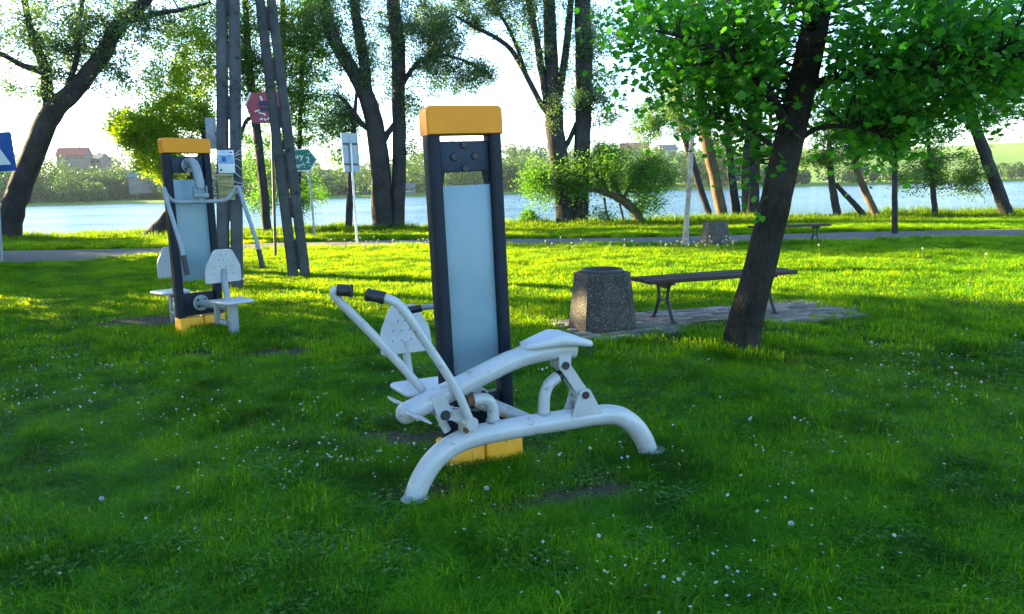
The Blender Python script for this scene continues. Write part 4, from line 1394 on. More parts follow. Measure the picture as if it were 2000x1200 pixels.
# leaning willow with a bright round crown
make_tree('willow', 'low willow with a bent leaning trunk and bright drooping crown',
          [[(1258, 458, 19), (1247, 425, 17), (1232, 405, 16), (1213, 390, 16), (1190, 380, 13), (1165, 372, 10), (1140, 372, 7)],
           [(1213, 390, 9), (1200, 355, 8), (1190, 325, 7), (1180, 300, 5)],
           [(1190, 380, 7), (1170, 345, 7), (1150, 320, 5)],
           [(1215, 392, 7), (1240, 350, 6), (1265, 320, 5), (1280, 310, 4)],
           [(1165, 374, 6), (1120, 360, 6), (1080, 350, 5), (1045, 345, 4)],
           [(1210, 398, 4), (1216, 420, 4), (1221, 452, 3)],
           [(1180, 386, 4), (1186, 420, 4), (1196, 440, 3)]],
          28.0, [(1185, 308, 56, 36, 28, 1.6, 80), (1262, 335, 55, 48, 28, 1.6, 90), (1060, 345, 46, 46, 28, 1.5, 75), (1120, 335, 55, 45, 28.2, 1.5, 80), (1215, 345, 60, 30, 28, 1.2, 60), (1190, 290, 40, 20, 28, 1.0, 36), (1275, 320, 36, 34, 28, 1.0, 40), (1040, 330, 25, 40, 28, 1.0, 30), (1270, 385, 36, 22, 28, 1.0, 36), (1170, 425, 35, 22, 28, 1.0, 36), (1300, 350, 22, 20, 28, 0.8, 20)],
          'leaf_willow', 'bark_brown', leaf_size=0.10, per=3, spread=0.24, sag=0.6, seed=29, cat='tree', aspect=1.3, thin=1.1)
make_tree('shrub', 'small bright shrub at the waterline left of the twin-stemmed tree',
          [[(1040, 466, 5), (1038, 440, 4), (1034, 425, 3)], [(1042, 466, 4), (1048, 445, 3), (1052, 436, 2)]],
          28.6, [(1032, 428, 20, 18, 28.6, 0.5, 34), (1042, 448, 14, 10, 28.6, 0.4, 14)],
          'leaf_willow', leaf_size=0.085, per=8, spread=0.10, seed=30, cat='shrub', thin=0.6)
# group of trunks behind the distant bin
make_tree('shore_tree', 'thin curved leaning tree left of the distant grey bin',
          [[(1392, 445, 13), (1384, 415, 12), (1366, 365, 13), (1350, 310, 14), (1336, 260, 13), (1325, 200, 10), (1310, 120, 7)]],
          30.0, [(1290, 225, 60, 40, 30, 1.4, 55), (1260, 255, 36, 36, 30, 1.2, 24), (1320, 130, 80, 60, 30, 2, 50), (1340, 260, 40, 30, 30, 1, 14)],
          'leaf_dark', leaf_size=0.10, per=7, spread=0.18, seed=31, group=GT)
make_tree('shore_tree', 'brownish trunk rising behind the distant grey bin',
          [[(1416, 445, 25), (1408, 410, 22), (1396, 350, 21), (1383, 290, 22), (1372, 230, 20), (1362, 150, 16), (1355, 40, 12), (1350, -80, 6)]],
          30.5, [(1380, 150, 70, 70, 30.5, 2, 55), (1370, 0, 110, 80, 30.5, 2.5, 60), (1400, 260, 36, 30, 30.5, 1, 14)],
          'leaf_dark', 'bark_brown', leaf_size=0.10, per=7, spread=0.18, seed=32, group=GT)
make_tree('shore_tree', 'slender dark trunk between the distant bin and the leaning maple',
          [[(1441, 445, 18), (1436, 400, 16), (1428, 340, 15), (1423, 280, 14), (1420, 200, 11), (1424, 80, 7)]],
          30.5, [(1430, 140, 70, 80, 30.5, 2, 50), (1445, 255, 40, 40, 30.5, 1.2, 18)],
          'leaf_dark', leaf_size=0.10, per=7, spread=0.18, seed=33, group=GT)
make_tree('shore_tree', 'thick dark trunk just left of the leaning maple, by the water',
          [[(1468, 445, 36), (1467, 400, 33), (1466, 340, 31), (1470, 280, 31), (1474, 200, 26), (1480, 80, 20), (1484, -60, 8)]],
          30.0, [(1470, 150, 80, 80, 30, 2, 50), (1470, 20, 100, 70, 30, 2.5, 50), (1490, 270, 40, 40, 30, 1.2, 18)],
          'leaf_dark', leaf_size=0.10, per=7, spread=0.18, seed=34, group=GT)
# right-hand shore
make_tree('shore_tree', 'dark trunk with a diagonal limb right of the leaning maple',
          [[(1642, 446, 16), (1634, 410, 15), (1627, 370, 13), (1622, 330, 11), (1620, 270, 8)], [(1706, 446, 11), (1680, 412, 11), (1655, 385, 10), (1632, 360, 8)]],
          28.5, [(1600, 310, 45, 30, 28.5, 1.3, 30), (1640, 250, 70, 50, 28.5, 1.6, 50), (1600, 190, 80, 60, 28.5, 2, 40)],
          'leaf_dark', leaf_size=0.10, per=7, spread=0.18, seed=35, group=GT)
make_tree('shore_tree', 'sunlit brown leaning trunk left of the thin young tree',
          [[(1722, 442, 14), (1704, 405, 13), (1688, 370, 13), (1676, 340, 12), (1668, 290, 9), (1665, 220, 6)]],
          28.5, [(1665, 290, 50, 35, 28.5, 1.3, 36), (1680, 210, 70, 60, 28.5, 1.8, 50)],
          'leaf_dark', 'bark_brown', leaf_size=0.10, per=7, spread=0.18, seed=36, group=GT)
make_tree('shore_tree', 'small upright trunk between the young tree and the far right trunk',
          [[(1829, 440, 11), (1824, 395, 10), (1819, 340, 9), (1814, 290, 7), (1810, 230, 4)]],
          27.5, [(1820, 320, 45, 40, 27.5, 1.2, 30), (1880, 330, 45, 40, 27.5, 1.2, 30), (1770, 340, 30, 30, 27.5, 1.0, 16), (1830, 230, 90, 50, 27.5, 2, 46), (1910, 355, 24, 26, 27.5, 0.8, 10)],
          'leaf_dark', leaf_size=0.10, per=8, spread=0.18, seed=37, group=GT, sag=0.4)
make_tree('shore_tree', 'dark trunk leaning left at the far right of the shore',
          [[(1974, 440, 26), (1960, 400, 23), (1938, 340, 21), (1915, 275, 20), (1895, 215, 18), (1870, 130, 14), (1850, 20, 9)]],
          27.0, [(1960, 210, 60, 45, 27, 1.6, 40), (1900, 150, 90, 60, 27, 2, 55), (1990, 130, 60, 60, 27, 2, 40), (1860, 20, 120, 80, 27, 2.5, 60)],
          'leaf_dark', leaf_size=0.10, per=8, spread=0.18, seed=38, group=GT)
# pale young birch, pruned
make_tree('birch', 'thin pale birch with pruned upright twigs on the lawn edge',
          [[(1338, 494, 15), (1341, 440, 10), (1346, 370, 9), (1350, 300, 10), (1353, 255, 9), (1355, 215, 6)],
           [(1350, 275, 6), (1340, 258, 5), (1326, 246, 4)], [(1352, 268, 6), (1362, 240, 5), (1368, 205, 3)], [(1352, 260, 5), (1346, 225, 4), (1340, 190, 3)]],
          17.6, [(1316, 190, 26, 45, 17.6, 0.4, 40), (1352, 215, 24, 34, 17.6, 0.3, 34), (1335, 250, 20, 16, 17.6, 0.3, 10)],
          'leaf_lime', 'bark_pale', leaf_size=0.06, per=2, spread=0.06, seed=39, thin=0.7, flare=1.5)
# thin young tree with red blossom
yt, ybase, ypts = make_tree('chestnut_tree', 'thin young tree with red blossom on the lawn near the road',
          [[(1748, 474, 11), (1748, 400, 10), (1748, 320, 10), (1750, 250, 8), (1752, 150, 5)]],
          19.6, [(1740, 250, 60, 70, 19.6, 0.9, 90), (1750, 160, 60, 60, 19.6, 0.9, 40), (1700, 220, 30, 30, 19.6, 0.6, 14)],
          'leaf_maple', leaf_size=0.14, per=7, spread=0.13, seed=40)
g = np.random.default_rng(5)
for (px, py) in [(1705, 205), (1700, 222), (1710, 216), (1760, 262), (1712, 70)]:
    c = at_depth(px, py, 19.0)
    P = c + g.normal(size=(60, 3)) * np.array([0.035, 0.035, 0.10])
    v, f, ti = place_leaves(P - ybase, 0.045, LEAF_V, LEAF_F, g)
    link(bpy.data.objects.new('blossom', fast_mesh('blossom', v, f, 'blossom', ti)), yt)

def projpx(P):
    q = (P - CAM) @ R3
    return np.stack([1000 + F * q[:, 0] / -q[:, 2], 600 - F * q[:, 1] / -q[:, 2], -q[:, 2]], 1)


# ---- the leaning maple close by
mb_ = ground_at(1450, 662)
Ym = mb_[1]
mstem = [(1450, 655, 71), (1462, 600, 64), (1478, 545, 60), (1496, 470, 58), (1513, 400, 56), (1530, 320, 55), (1546, 255, 53), (1566, 170, 51), (1584, 90, 49), (1600, 0, 46, 0.1), (1612, -150, 40, 0.2), (1600, -330, 31, 0.3), (1590, -520, 20, 0.3), (1585, -700, 9, 0.3)]
X0 = at_depth(1585, 60, Ym)
wb = []


def mblob(px, py, Y, rx, ry, rz, n):
    wb.append((at_depth(px, py, Y), (rx, ry, rz), n))


mblob(1340, 120, 7.2, 0.75, 1.0, 0.55, 85)
mblob(1450, 60, 6.4, 0.9, 0.9, 0.6, 85)
mblob(1260, 30, 7.6, 0.55, 1.0, 0.5, 50)
mblob(1440, 210, 7.3, 0.42, 0.7, 0.35, 42)
mblob(1400, 200, 7.5, 0.22, 0.5, 0.2, 12)
mblob(1700, 130, 7.0, 0.8, 1.1, 0.6, 105)
mblob(1850, 120, 7.2, 0.9, 1.2, 0.55, 105)
mblob(1990, 120, 7.2, 0.7, 1.2, 0.5, 70)
mblob(1690, 250, 7.6, 0.45, 0.7, 0.28, 34)
mblob(1800, 205, 7.4, 0.5, 0.8, 0.25, 34)
mblob(1650, 30, 6.0, 1.0, 0.8, 0.5, 60)
mblob(1900, 20, 6.0, 1.2, 0.9, 0.5, 75)
mblob(2150, 40, 7.5, 0.9, 1.4, 0.8, 60)
mblob(1950, 175, 7.6, 0.5, 0.8, 0.22, 24)
mblob(1600, -300, 7.5, 2.4, 2.2, 1.3, 150)
mblob(1450, 310, 7.25, 0.16, 0.3, 0.14, 8)
mblob(1745, 300, 7.7, 0.15, 0.3, 0.10, 6)
LIMBS = [[(1545, 262, 20), (1500, 180, 16, -0.2), (1440, 120, 13, -0.4), (1360, 80, 9, -0.5), (1280, 60, 5, -0.4)],
         [(1566, 172, 20), (1650, 150, 17, -0.2), (1740, 140, 13, -0.3), (1850, 120, 10, -0.3), (1980, 110, 6, -0.3)],
         [(1590, 60, 24), (1560, -40, 18, -0.6), (1500, -60, 14, -1.2), (1420, 0, 8, -1.4)],
         [(1600, 10, 24), (1700, -60, 18, -0.5), (1850, -80, 12, -1.0), (1950, -40, 7, -1.3)],
         [(1540, 290, 12), (1600, 250, 10, 0.2), (1680, 250, 7, 0.4), (1740, 270, 4, 0.5)],
         [(1532, 320, 11), (1490, 270, 9, 0.1), (1440, 240, 6, 0.2), (1390, 230, 4, 0.3)]]


def clear_of_trunk(P):
    q = projpx(P)
    tx = np.interp(q[:, 1], [-20, 90, 255, 400, 660], [1603, 1584, 1546, 1513, 1450])
    return (np.abs(q[:, 0] - tx) < 42) & (q[:, 2] < Ym + 0.1) & (q[:, 1] > 25)


maple, mbase, mpts = make_tree('maple_tree', 'leaning maple with dark trunk and dense green crown beside the bench', [mstem] + LIMBS, Ym, [],
                               'leaf_maple', 'bark_maple', leaf_size=0.068, per=4, spread=0.15, seed=50, tmpl=(MAPLE_V, MAPLE_F), upright=0.6, world_blobs=wb, sides=26, wig=0.06, rough=0.04, jit=0.0, flare=1.25, reject=clear_of_trunk)
# the 300 leaves that show largest, each one a part
g = np.random.default_rng(51)
lm = [fast_mesh('leaf', np.array(MAPLE_V) * s, np.array(MAPLE_F), 'leaf_maple', np.full(len(MAPLE_V), t_)) for s, t_ in ((0.075, 0.2), (0.088, 0.6), (0.07, 0.9), (0.08, 0.4))]


pp = projpx(mpts)
inside = np.where(~clear_of_trunk(mpts) & (pp[:, 0] > 1150) & (pp[:, 0] < 2000) & (pp[:, 1] > 0) & (pp[:, 1] < 380))[0]
inside = inside[np.argsort(pp[inside, 2])][:260]
sites = [mpts[i] + g.normal(size=3) * 0.09 for i in inside]
# shoots on the trunk
for (px, py, n) in [(1500, 255, 6), (1545, 235, 5), (1520, 330, 6), (1470, 420, 5), (1470, 390, 3), (1545, 190, 5), (1500, 300, 4), (1560, 60, 6)]:
    for _ in range(n):
        sites.append(at_depth(px + g.normal() * 12, py + g.normal() * 14, Ym - 0.24 + g.normal() * 0.04))
for P in sites[:300]:
    o = bpy.data.objects.new('leaf', lm[int(g.integers(4))])
    t, b, nr = rand_rot(1, g, 0.4)
    o.matrix_local = Matrix(((t[0][0], b[0][0], nr[0][0], P[0] - mbase[0]), (t[0][1], b[0][1], nr[0][1], P[1] - mbase[1]), (t[0][2], b[0][2], nr[0][2], P[2] - mbase[2]), (0, 0, 0, 1)))
    link(o, maple)


# ---- trees beyond the left edge that shade the near lawn
def shade_tree(label, x, y, crown_z, r, h, n, seed):
    g = np.random.default_rng(seed)
    z0 = float(gz(x, y))
    S = np.array(spline([(x, y, z0 - 0.2), (x + 0.1, y, z0 + 1.5), (x - 0.1, y + 0.1, z0 + h * 0.6), (x, y, z0 + h * 0.85)], 5))
    Rr = np.linspace(0.22, 0.05, len(S))
    base = np.array([x, y, z0])
    t = empty('shade_tree', base, 0, label, 'tree', 'broad trees on the left of the lawn')
    tips = np.vstack([sample_blob(((x, y, z0 + crown_z + (h - crown_z) * 0.5), (r, r, (h - crown_z) * 0.55), n), g)])
    bsh, pts = grow(S[4:], Rr[4:], tips, g)
    build('trunk', [([np.array(q) - base for q in v], f) for v, f in [rough_tube(S, Rr, g, 12)]], 'bark_dark', t, 80)
    tag(build('branches', [([np.array(q) - base for q in v], f) for v, f in bsh], 'bark_dark', t, 80), kind='stuff')
    LP = np.repeat(pts, 9, axis=0) + g.normal(size=(len(pts) * 9, 3)) * 0.28
    v, f, ti = place_leaves(LP - base, 0.30, LEAF_V, LEAF_F, g)
    tag(link(bpy.data.objects.new('crown', fast_mesh('crown', v, f, 'leaf_dark', ti)), t), kind='stuff')


shade_tree('broad low-crowned tree left of the press machine, beyond the picture edge', -14.0, 11.8, 0.3, 3.2, 9.0, 400, 61)
shade_tree('broad low-crowned tree nearest the viewer, beyond the left picture edge', -14.5, 6.9, 0.5, 3.2, 10.0, 330, 62)
shade_tree('tall clear-stemmed tree beyond the left picture edge near the road', -17.0, 17.8, 5.2, 2.0, 11.0, 200, 63)
shade_tree('broad tree behind the viewer on the left side', -13.0, 2.2, 0.5, 3.2, 8.0, 260, 64)
shade_tree('low bushy tree by the road beyond the left picture edge', -26.5, 28.6, 0.2, 3.0, 5.2, 240, 65)
shade_tree('low bushy tree on the bank beyond the left picture edge', -31.0, 34.0 - 5.5, 0.3, 2.4, 5.5, 150, 66)

shade_tree('low rounded bush beyond the left picture edge, level with the poles', -13.3, 15.6, 0.1, 1.9, 2.7, 110, 67)
shade_tree('low rounded bush beyond the left picture edge, close to the road', -15.8, 19.0, 0.1, 2.1, 3.2, 120, 68)


# ------------------------------------------------------------------ far shore
g = np.random.default_rng(71)


def far_trees(n, xr, yr, hr, seed, name, label, mat='far_leaf'):
    g = np.random.default_rng(seed)
    VV, FF, TT = [], [], []
    k = 0
    for _ in range(n):
        x, y = g.uniform(*xr), g.uniform(*yr)
        qx = 1000 + F * x / y
        if abs(qx - 278) < 52 and y < 374 or abs(qx - 795) < 24 and y < 358:      # clear ground before the boat house and the shed
            continue
        h = g.uniform(*hr) * (0.88 + 0.24 * math.sin(x / 19.0 + seed) + 0.14 * math.sin(x / 7.3 + 2 * seed))
        w = h * g.uniform(0.32, 0.5)
        z0 = max(float(gz(x, y)), -1.0)
        m = int(150 + h * 16)
        d = g.normal(size=(m, 3))
        d /= np.linalg.norm(d, axis=1)[:, None]
        rad = g.uniform(0.4, 1, m) ** 0.5 * (1 + 0.18 * np.sin(d[:, 0] * 5 + x) * np.cos(d[:, 2] * 4 + y))
        P = np.array([x, y, z0 + h * 0.52]) + d * rad[:, None] * np.array([w, w, h * 0.52])
        v, f, ti = place_leaves(P, 1.15, LEAF_V, LEAF_F, g, 0.3, 1.0)
        ti = ti * 0.5 + g.uniform(0, 0.5)
        VV.append(v)
        FF.append(f + k)
        TT.append(ti)
        k += len(v)
    o = link(bpy.data.objects.new(name, fast_mesh(name, np.vstack(VV), np.vstack(FF), mat, np.concatenate(TT))))
    tag(o, label, kind='stuff')
    return o


far_trees(400, (-330, 130), (352, 392), (9, 18), 72, 'far_wood', 'belt of green trees along the far lake shore')
far_trees(80, (120, 330), (352, 366), (5, 10), 75, 'far_bushes', 'low bushes along the far shore on the right')
far_trees(120, (-330, -105), (380, 415), (13, 21), 78, 'left_wood', 'tall green trees on the far shore at the left')
far_trees(330, (-420, 130), (400, 560), (7, 14), 73, 'hillside_wood', 'scattered trees on the hillside across the lake')
far_trees(120, (-650, 650), (600, 760), (10, 18), 74, 'ridge_wood', 'line of trees on the far ridge')


def house(name, label, px, py, Y, w, d, h, rh, wall, roof, rz=0.2, drop=0.0):
    P = at_depth(px, py, Y)
    z = float(gz(P[0], Y)) - 0.5
    z = max(z, P[2]) - drop
    t = empty(name, (P[0], Y, z), rz, label, 'house')
    build('wall', [bbox((0, 0, h / 2 - 2), (w, d, h + 4)), prism([(-d / 2, 0), (d / 2, 0), (0, rh)], (0, 0, h), (0, 1, 0), (0, 0, 1), w - 0.1)], wall, t, 0)
    ov = 0.6
    sl = math.hypot(d / 2 + ov, rh * (1 + 2 * ov / d))
    for s in (-1, 1):
        a_ = math.atan2(rh, d / 2)
        rf = build('roof', [bbox((0, s * (d / 4 + ov / 2) , h + rh / 2 - ov * rh / d + 0.2), (w + 1.0, sl, 0.25), 0, Matrix.Rotation(-s * a_, 3, 'X'))], roof, t, 0)
    build('chimney', [bbox((w * 0.2, 0.3, h + rh + 0.4), (0.7, 0.7, 1.6))], wall, rf, 0)
    for k in range(4):
        x = (k - 1.5) * w / 4.4
        wd = build('window', [bbox((x, -d / 2 - 0.03, h * 0.52), (1.3, 0.10, 1.5))], 'glass_dark', t, 0)
        build('sill', [bbox((x, -d / 2 - 0.10, h * 0.52 - 0.82), (1.5, 0.2, 0.12))], 'sign_white', wd, 0)


far_trees(22, (-200, -120), (440, 460), (8, 13), 77, 'hill_trees', 'trees in front of the red-roofed house across the lake')

house('hill_house', 'house with a red roof on the far hill at the left', 145, 304, 470, 17, 10, 4.5, 4.5, 'wall_pink', 'roof_red', 0.15, 4.5)
house('hill_house', 'grey-roofed house beside the red-roofed one across the lake', 188, 310, 480, 13, 9, 4, 3.0, 'wall_pink', 'wall_grey', -0.2, 4.5)
house('boat_house', 'low grey boat house on the far shore behind the press machine', 285, 362, 372, 14, 8, 4.0, 2.2, 'wall_grey', 'wall_grey', 0.3)
house('hill_house', 'brown-roofed house on the ridge above the willow', 1238, 308, 560, 20, 11, 6, 4.5, 'wall_cream', 'roof_red', -0.1)
house('hill_house', 'small pale house on the ridge right of the willow', 1302, 306, 580, 13, 9, 5, 3.5, 'wall_cream', 'wall_grey', 0.2)
house('boat_shed', 'small dark shed at the far waterline right of the forked tree', 792, 376, 356, 9, 6, 2.4, 1.6, 'wall_grey', 'wall_grey', 0.1)

# the air over the lake
hz = build('haze', [bbox((0, 515, 32), (2400, 1170, 76))], 'stalk', None, 0)
hm = bpy.data.materials.new('haze')
hm.use_nodes = True
hm.node_tree.nodes.clear()
ho = hm.node_tree.nodes.new('ShaderNodeOutputMaterial')
hv = hm.node_tree.nodes.new('ShaderNodeVolumePrincipled')
hv.inputs['Color'].default_value = (0.62, 0.80, 1.0, 1)
hv.inputs['Density'].default_value = 0.00008
hm.node_tree.links.new(hv.outputs[0], ho.inputs['Volume'])
hz.data.materials[0] = hm
tag(hz, 'thin pale haze over the lake', kind='stuff')

# ------------------------------------------------------------------ grass, flowers
def blade_patch(n, size, hmin, hmax, wd, seed, lean=0.5, clump=0.0):
    g = np.random.default_rng(seed)
    P = np.zeros((n, 3))
    P[:, :2] = g.uniform(-size / 2, size / 2, (n, 2))
    h = g.uniform(hmin, hmax, n) * (0.75 + 0.5 * (np.sin(P[:, 0] * 23 + seed) * np.cos(P[:, 1] * 19 + seed) * 0.5 + 0.5))
    an = g.uniform(0, 2 * PI, n)
    ln = np.abs(g.normal(size=n)) * lean
    dx, dy = np.cos(an), np.sin(an)
    w = wd * g.uniform(0.6, 1.3, n)
    sx, sy = -dy * w / 2, dx * w / 2
    z0 = np.zeros(n) - 0.01
    o = np.zeros(n)
    p0 = P + np.stack([sx, sy, z0], 1)
    p1 = P + np.stack([-sx, -sy, z0], 1)
    mid = P + np.stack([dx * ln * h * 0.35, dy * ln * h * 0.35, h * 0.6], 1)
    p2 = mid + np.stack([sx * 0.8, sy * 0.8, o], 1)
    p3 = mid - np.stack([sx * 0.8, sy * 0.8, o], 1)
    tip = P + np.stack([dx * ln * h * 1.0, dy * ln * h * 1.0, h * (1.0 - 0.25 * np.clip(ln, 0, 1.6))], 1)
    V = np.stack([p0, p1, p3, p2, tip], 1).reshape(-1, 3)
    b = (np.arange(n) * 5)[:, None]
    F3 = np.concatenate([b + np.array([[0, 1, 2]]), b + np.array([[0, 2, 3]]), b + np.array([[3, 2, 4]])], 0)
    ti = np.repeat(g.uniform(0, 1, n), 5)
    return V, F3, ti


def proto(name, V, F3, ti, mat):
    me = fast_mesh(name, V, F3, mat, ti)
    return bpy.data.objects.new(name, me)


def scatter(name, label, pts, rot, scl, var, protos):
    """one object whose points carry grass tufts"""
    me = bpy.data.meshes.new(name)
    me.vertices.add(len(pts))
    me.vertices.foreach_set('co', np.ascontiguousarray(pts, dtype=np.float32).ravel())
    for nm, ty, dat, key in (('rot', 'FLOAT_VECTOR', rot, 'vector'), ('scl', 'FLOAT_VECTOR', scl, 'vector'), ('var', 'INT', var, 'value')):
        at = me.attributes.new(nm, ty, 'POINT')
        at.data.foreach_set(key, np.ascontiguousarray(dat, dtype=np.int32 if ty == 'INT' else np.float32).ravel())
    me.update()
    o = link(bpy.data.objects.new(name, me))
    ng = bpy.data.node_groups.new(name, 'GeometryNodeTree')
    ng.interface.new_socket('Geometry', in_out='INPUT', socket_type='NodeSocketGeometry')
    ng.interface.new_socket('Geometry', in_out='OUTPUT', socket_type='NodeSocketGeometry')
    gi, go = ng.nodes.new('NodeGroupInput'), ng.nodes.new('NodeGroupOutput')
    jn = ng.nodes.new('GeometryNodeJoinGeometry')
    for p in protos:
        oi = ng.nodes.new('GeometryNodeObjectInfo')
        oi.inputs['Object'].default_value = p
        oi.inputs['As Instance'].default_value = True
        ng.links.new(oi.outputs['Geometry'], jn.inputs[0])
    ip = ng.nodes.new('GeometryNodeInstanceOnPoints')
    ip.inputs['Pick Instance'].default_value = True

    def na_(nm, ty):
        n = ng.nodes.new('GeometryNodeInputNamedAttribute')
        n.data_type = ty
        n.inputs['Name'].default_value = nm
        return n
    er = ng.nodes.new('FunctionNodeEulerToRotation')
    ng.links.new(na_('rot', 'FLOAT_VECTOR').outputs['Attribute'], er.inputs[0])
    ng.links.new(gi.outputs[0], ip.inputs['Points'])
    ng.links.new(jn.outputs[0], ip.inputs['Instance'])
    ng.links.new(na_('var', 'INT').outputs['Attribute'], ip.inputs['Instance Index'])
    ng.links.new(er.outputs[0], ip.inputs['Rotation'])
    ng.links.new(na_('scl', 'FLOAT_VECTOR').outputs['Attribute'], ip.inputs['Scale'])
    ng.links.new(ip.outputs[0], go.inputs[0])
    md = o.modifiers.new('tufts', 'NODES')
    md.node_group = ng
    tag(o, label, kind='stuff')
    return o


def in_paving(x, y, m=0.0):
    dx, dy = x - A_[0], y - A_[1]
    u = dx * pu[0] + dy * pu[1]
    v = dx * pvv[0] + dy * pvv[1]
    return (u > -m) & (u < PL + m) & (v > -m) & (v < PD + m)


def patchy(x, y):
    return 0.5 + 0.22 * np.sin(1.7 * x + 0.9 * y) + 0.18 * np.sin(3.3 * y - 1.1 * x + 2) + 0.14 * np.sin(5.9 * x + 4.1 * y + 1) + 0.1 * np.sin(9.1 * x - 7.7 * y)


def lawn_points(y0, y1, step, g, keep_bare=0.45):
    out = []
    y = y0
    while y < y1:
        hw = 0.76 * y + 1.6
        xs_ = np.arange(-hw, hw, step)
        out.append(np.stack([xs_ + g.uniform(-step, step, len(xs_)) * 0.6, y + g.uniform(-step, step, len(xs_)) * 0.6], 1))
        y += step
    P = np.vstack(out)
    b = bareness(P[:, 0], P[:, 1])
    ok = (g.uniform(0, 1, len(P)) > b * 1.7) & ~in_paving(P[:, 0], P[:, 1], -0.03)
    ny2 = np.interp(P[:, 0], ROAD[0], ROAD[1])
    fy2 = np.interp(P[:, 0], ROAD[0], ROAD[2])
    ok &= (P[:, 1] < ny2 - 0.05) | (P[:, 1] > fy2 + 0.12)
    P = P[ok]
    return P, b[ok]


g = np.random.default_rng(81)
near_protos = [proto('grass_tuft', *blade_patch(330, 0.26, 0.035, 0.085, 0.0034, 90 + i, 1.6), 'grass') for i in range(5)]
near_protos += [proto('grass_tuft', *blade_patch(260, 0.24, 0.055, 0.11, 0.0038, 96 + i, 1.6), 'grass') for i in range(2)]
# clover leaves: three rounded leaflets on short stalks
cl = []
gg = np.random.default_rng(99)
nC = 60
CP = np.zeros((nC, 3))
CP[:, :2] = gg.uniform(-0.12, 0.12, (nC, 2))
CP[:, 2] = gg.uniform(0.035, 0.07, nC)
lv, lf = [], []
for k in range(3):
    a_ = k * 2 * PI / 3
    c, s = math.cos(a_), math.sin(a_)
    q = [(0, 0, 0), (0.35, -0.32, 0.06), (0.85, -0.28, 0.08), (0.95, 0.0, 0.02), (0.85, 0.28, 0.08), (0.35, 0.32, 0.06)]
    n0 = len(lv)
    lv += [(x * c - y * s, x * s + y * c, z) for x, y, z in q]
    lf += [(n0, n0 + 1, n0 + 2), (n0, n0 + 2, n0 + 3), (n0, n0 + 3, n0 + 4), (n0, n0 + 4, n0 + 5)]
cv, cf, ct = place_leaves(CP, 0.011, lv, lf, gg, 1.6)
near_protos.append(proto('clover_tuft', cv, cf, ct, 'clover'))
P1, b1 = lawn_points(1.4, 6.5, 0.125, g)
n1 = len(P1)
pt = patchy(P1[:, 0], P1[:, 1])
var = g.integers(0, 5, n1)
var = np.where((pt > 0.72) & (g.uniform(0, 1, n1) < 0.5), g.integers(5, 7, n1), var)
pr = projpx(np.stack([P1[:, 0], P1[:, 1], np.zeros(n1)], 1))
clz = np.exp(-(((pr[:, 0] - 1120) / 170) ** 2 + ((pr[:, 1] - 1160) / 55) ** 2)) * 0.8
clz = np.maximum(clz, 0.02 * (pt > 0.55))
var = np.where(g.uniform(0, 1, n1) < clz, 7, var)
sc = g.uniform(0.8, 1.2, n1)
szv = sc * (0.40 + 0.52 * pt) * (1 - 0.45 * np.clip(b1, 0, 1))
scatter('lawn_grass', 'short green grass and clover of the near lawn', np.stack([P1[:, 0], P1[:, 1], gz(P1[:, 0], P1[:, 1])], 1),
        np.stack([g.normal(size=n1) * 0.06, g.normal(size=n1) * 0.06, g.uniform(0, 6.28, n1)], 1), np.stack([sc, sc, szv], 1), var, near_protos)

mid_protos = [proto('grass_tuft', *blade_patch(240, 0.42, 0.035, 0.085, 0.0070, 110 + i, 0.9), 'grass') for i in range(5)]
P2_, b2_ = lawn_points(6.4, 24.5, 0.24, g)
n2 = len(P2_)
pt = patchy(P2_[:, 0], P2_[:, 1])
sc = g.uniform(0.85, 1.2, n2)
ny2 = np.interp(P2_[:, 0], ROAD[0], ROAD[1])
edge_t = np.clip(1 - (ny2 - P2_[:, 1]) / 1.2, 0, 1)
szv = sc * (0.45 + 0.65 * pt) * (1 + 1.2 * edge_t) * (1 - 0.4 * np.clip(b2_, 0, 1))
# longer uncut tufts round the maple's foot
dm = np.exp(-((P2_[:, 0] - mbase[0]) ** 2 + (P2_[:, 1] - mbase[1] + 0.1) ** 2) / 0.16)
szv *= 1 + 0.5 * dm
scatter('meadow_grass', 'sunlit lawn grass between the machines and the road', np.stack([P2_[:, 0], P2_[:, 1], gz(P2_[:, 0], P2_[:, 1])], 1),
        np.stack([g.normal(size=n2) * 0.05, g.normal(size=n2) * 0.05, g.uniform(0, 6.28, n2)], 1), np.stack([sc, sc, szv], 1), g.integers(0, 5, n2), mid_protos)

bank_protos = [proto('grass_tuft', *blade_patch(150, 0.6, 0.10, 0.26, 0.014, 130 + i, 0.5), 'bank_grass') for i in range(4)]
P3, b3 = lawn_points(22.0, 31.5, 0.42, g)
fy2 = np.interp(P3[:, 0], ROAD[0], ROAD[2])
P3 = P3[P3[:, 1] > fy2 + 0.25]
n3 = len(P3)
sc = g.uniform(0.8, 1.3, n3)
szv = sc * (0.5 + 0.9 * patchy(P3[:, 0] * 0.5, P3[:, 1])) * (0.45 + 0.75 * ss(25.5, 28.5, P3[:, 1]))
scatter('bank_grass', 'longer grass on the bank between the road and the lake', np.stack([P3[:, 0], P3[:, 1], gz(P3[:, 0], P3[:, 1])], 1),
        np.stack([g.normal(size=n3) * 0.05, g.normal(size=n3) * 0.05, g.uniform(0, 6.28, n3)], 1), np.stack([sc, sc, szv], 1), g.integers(0, 4, n3), bank_protos)

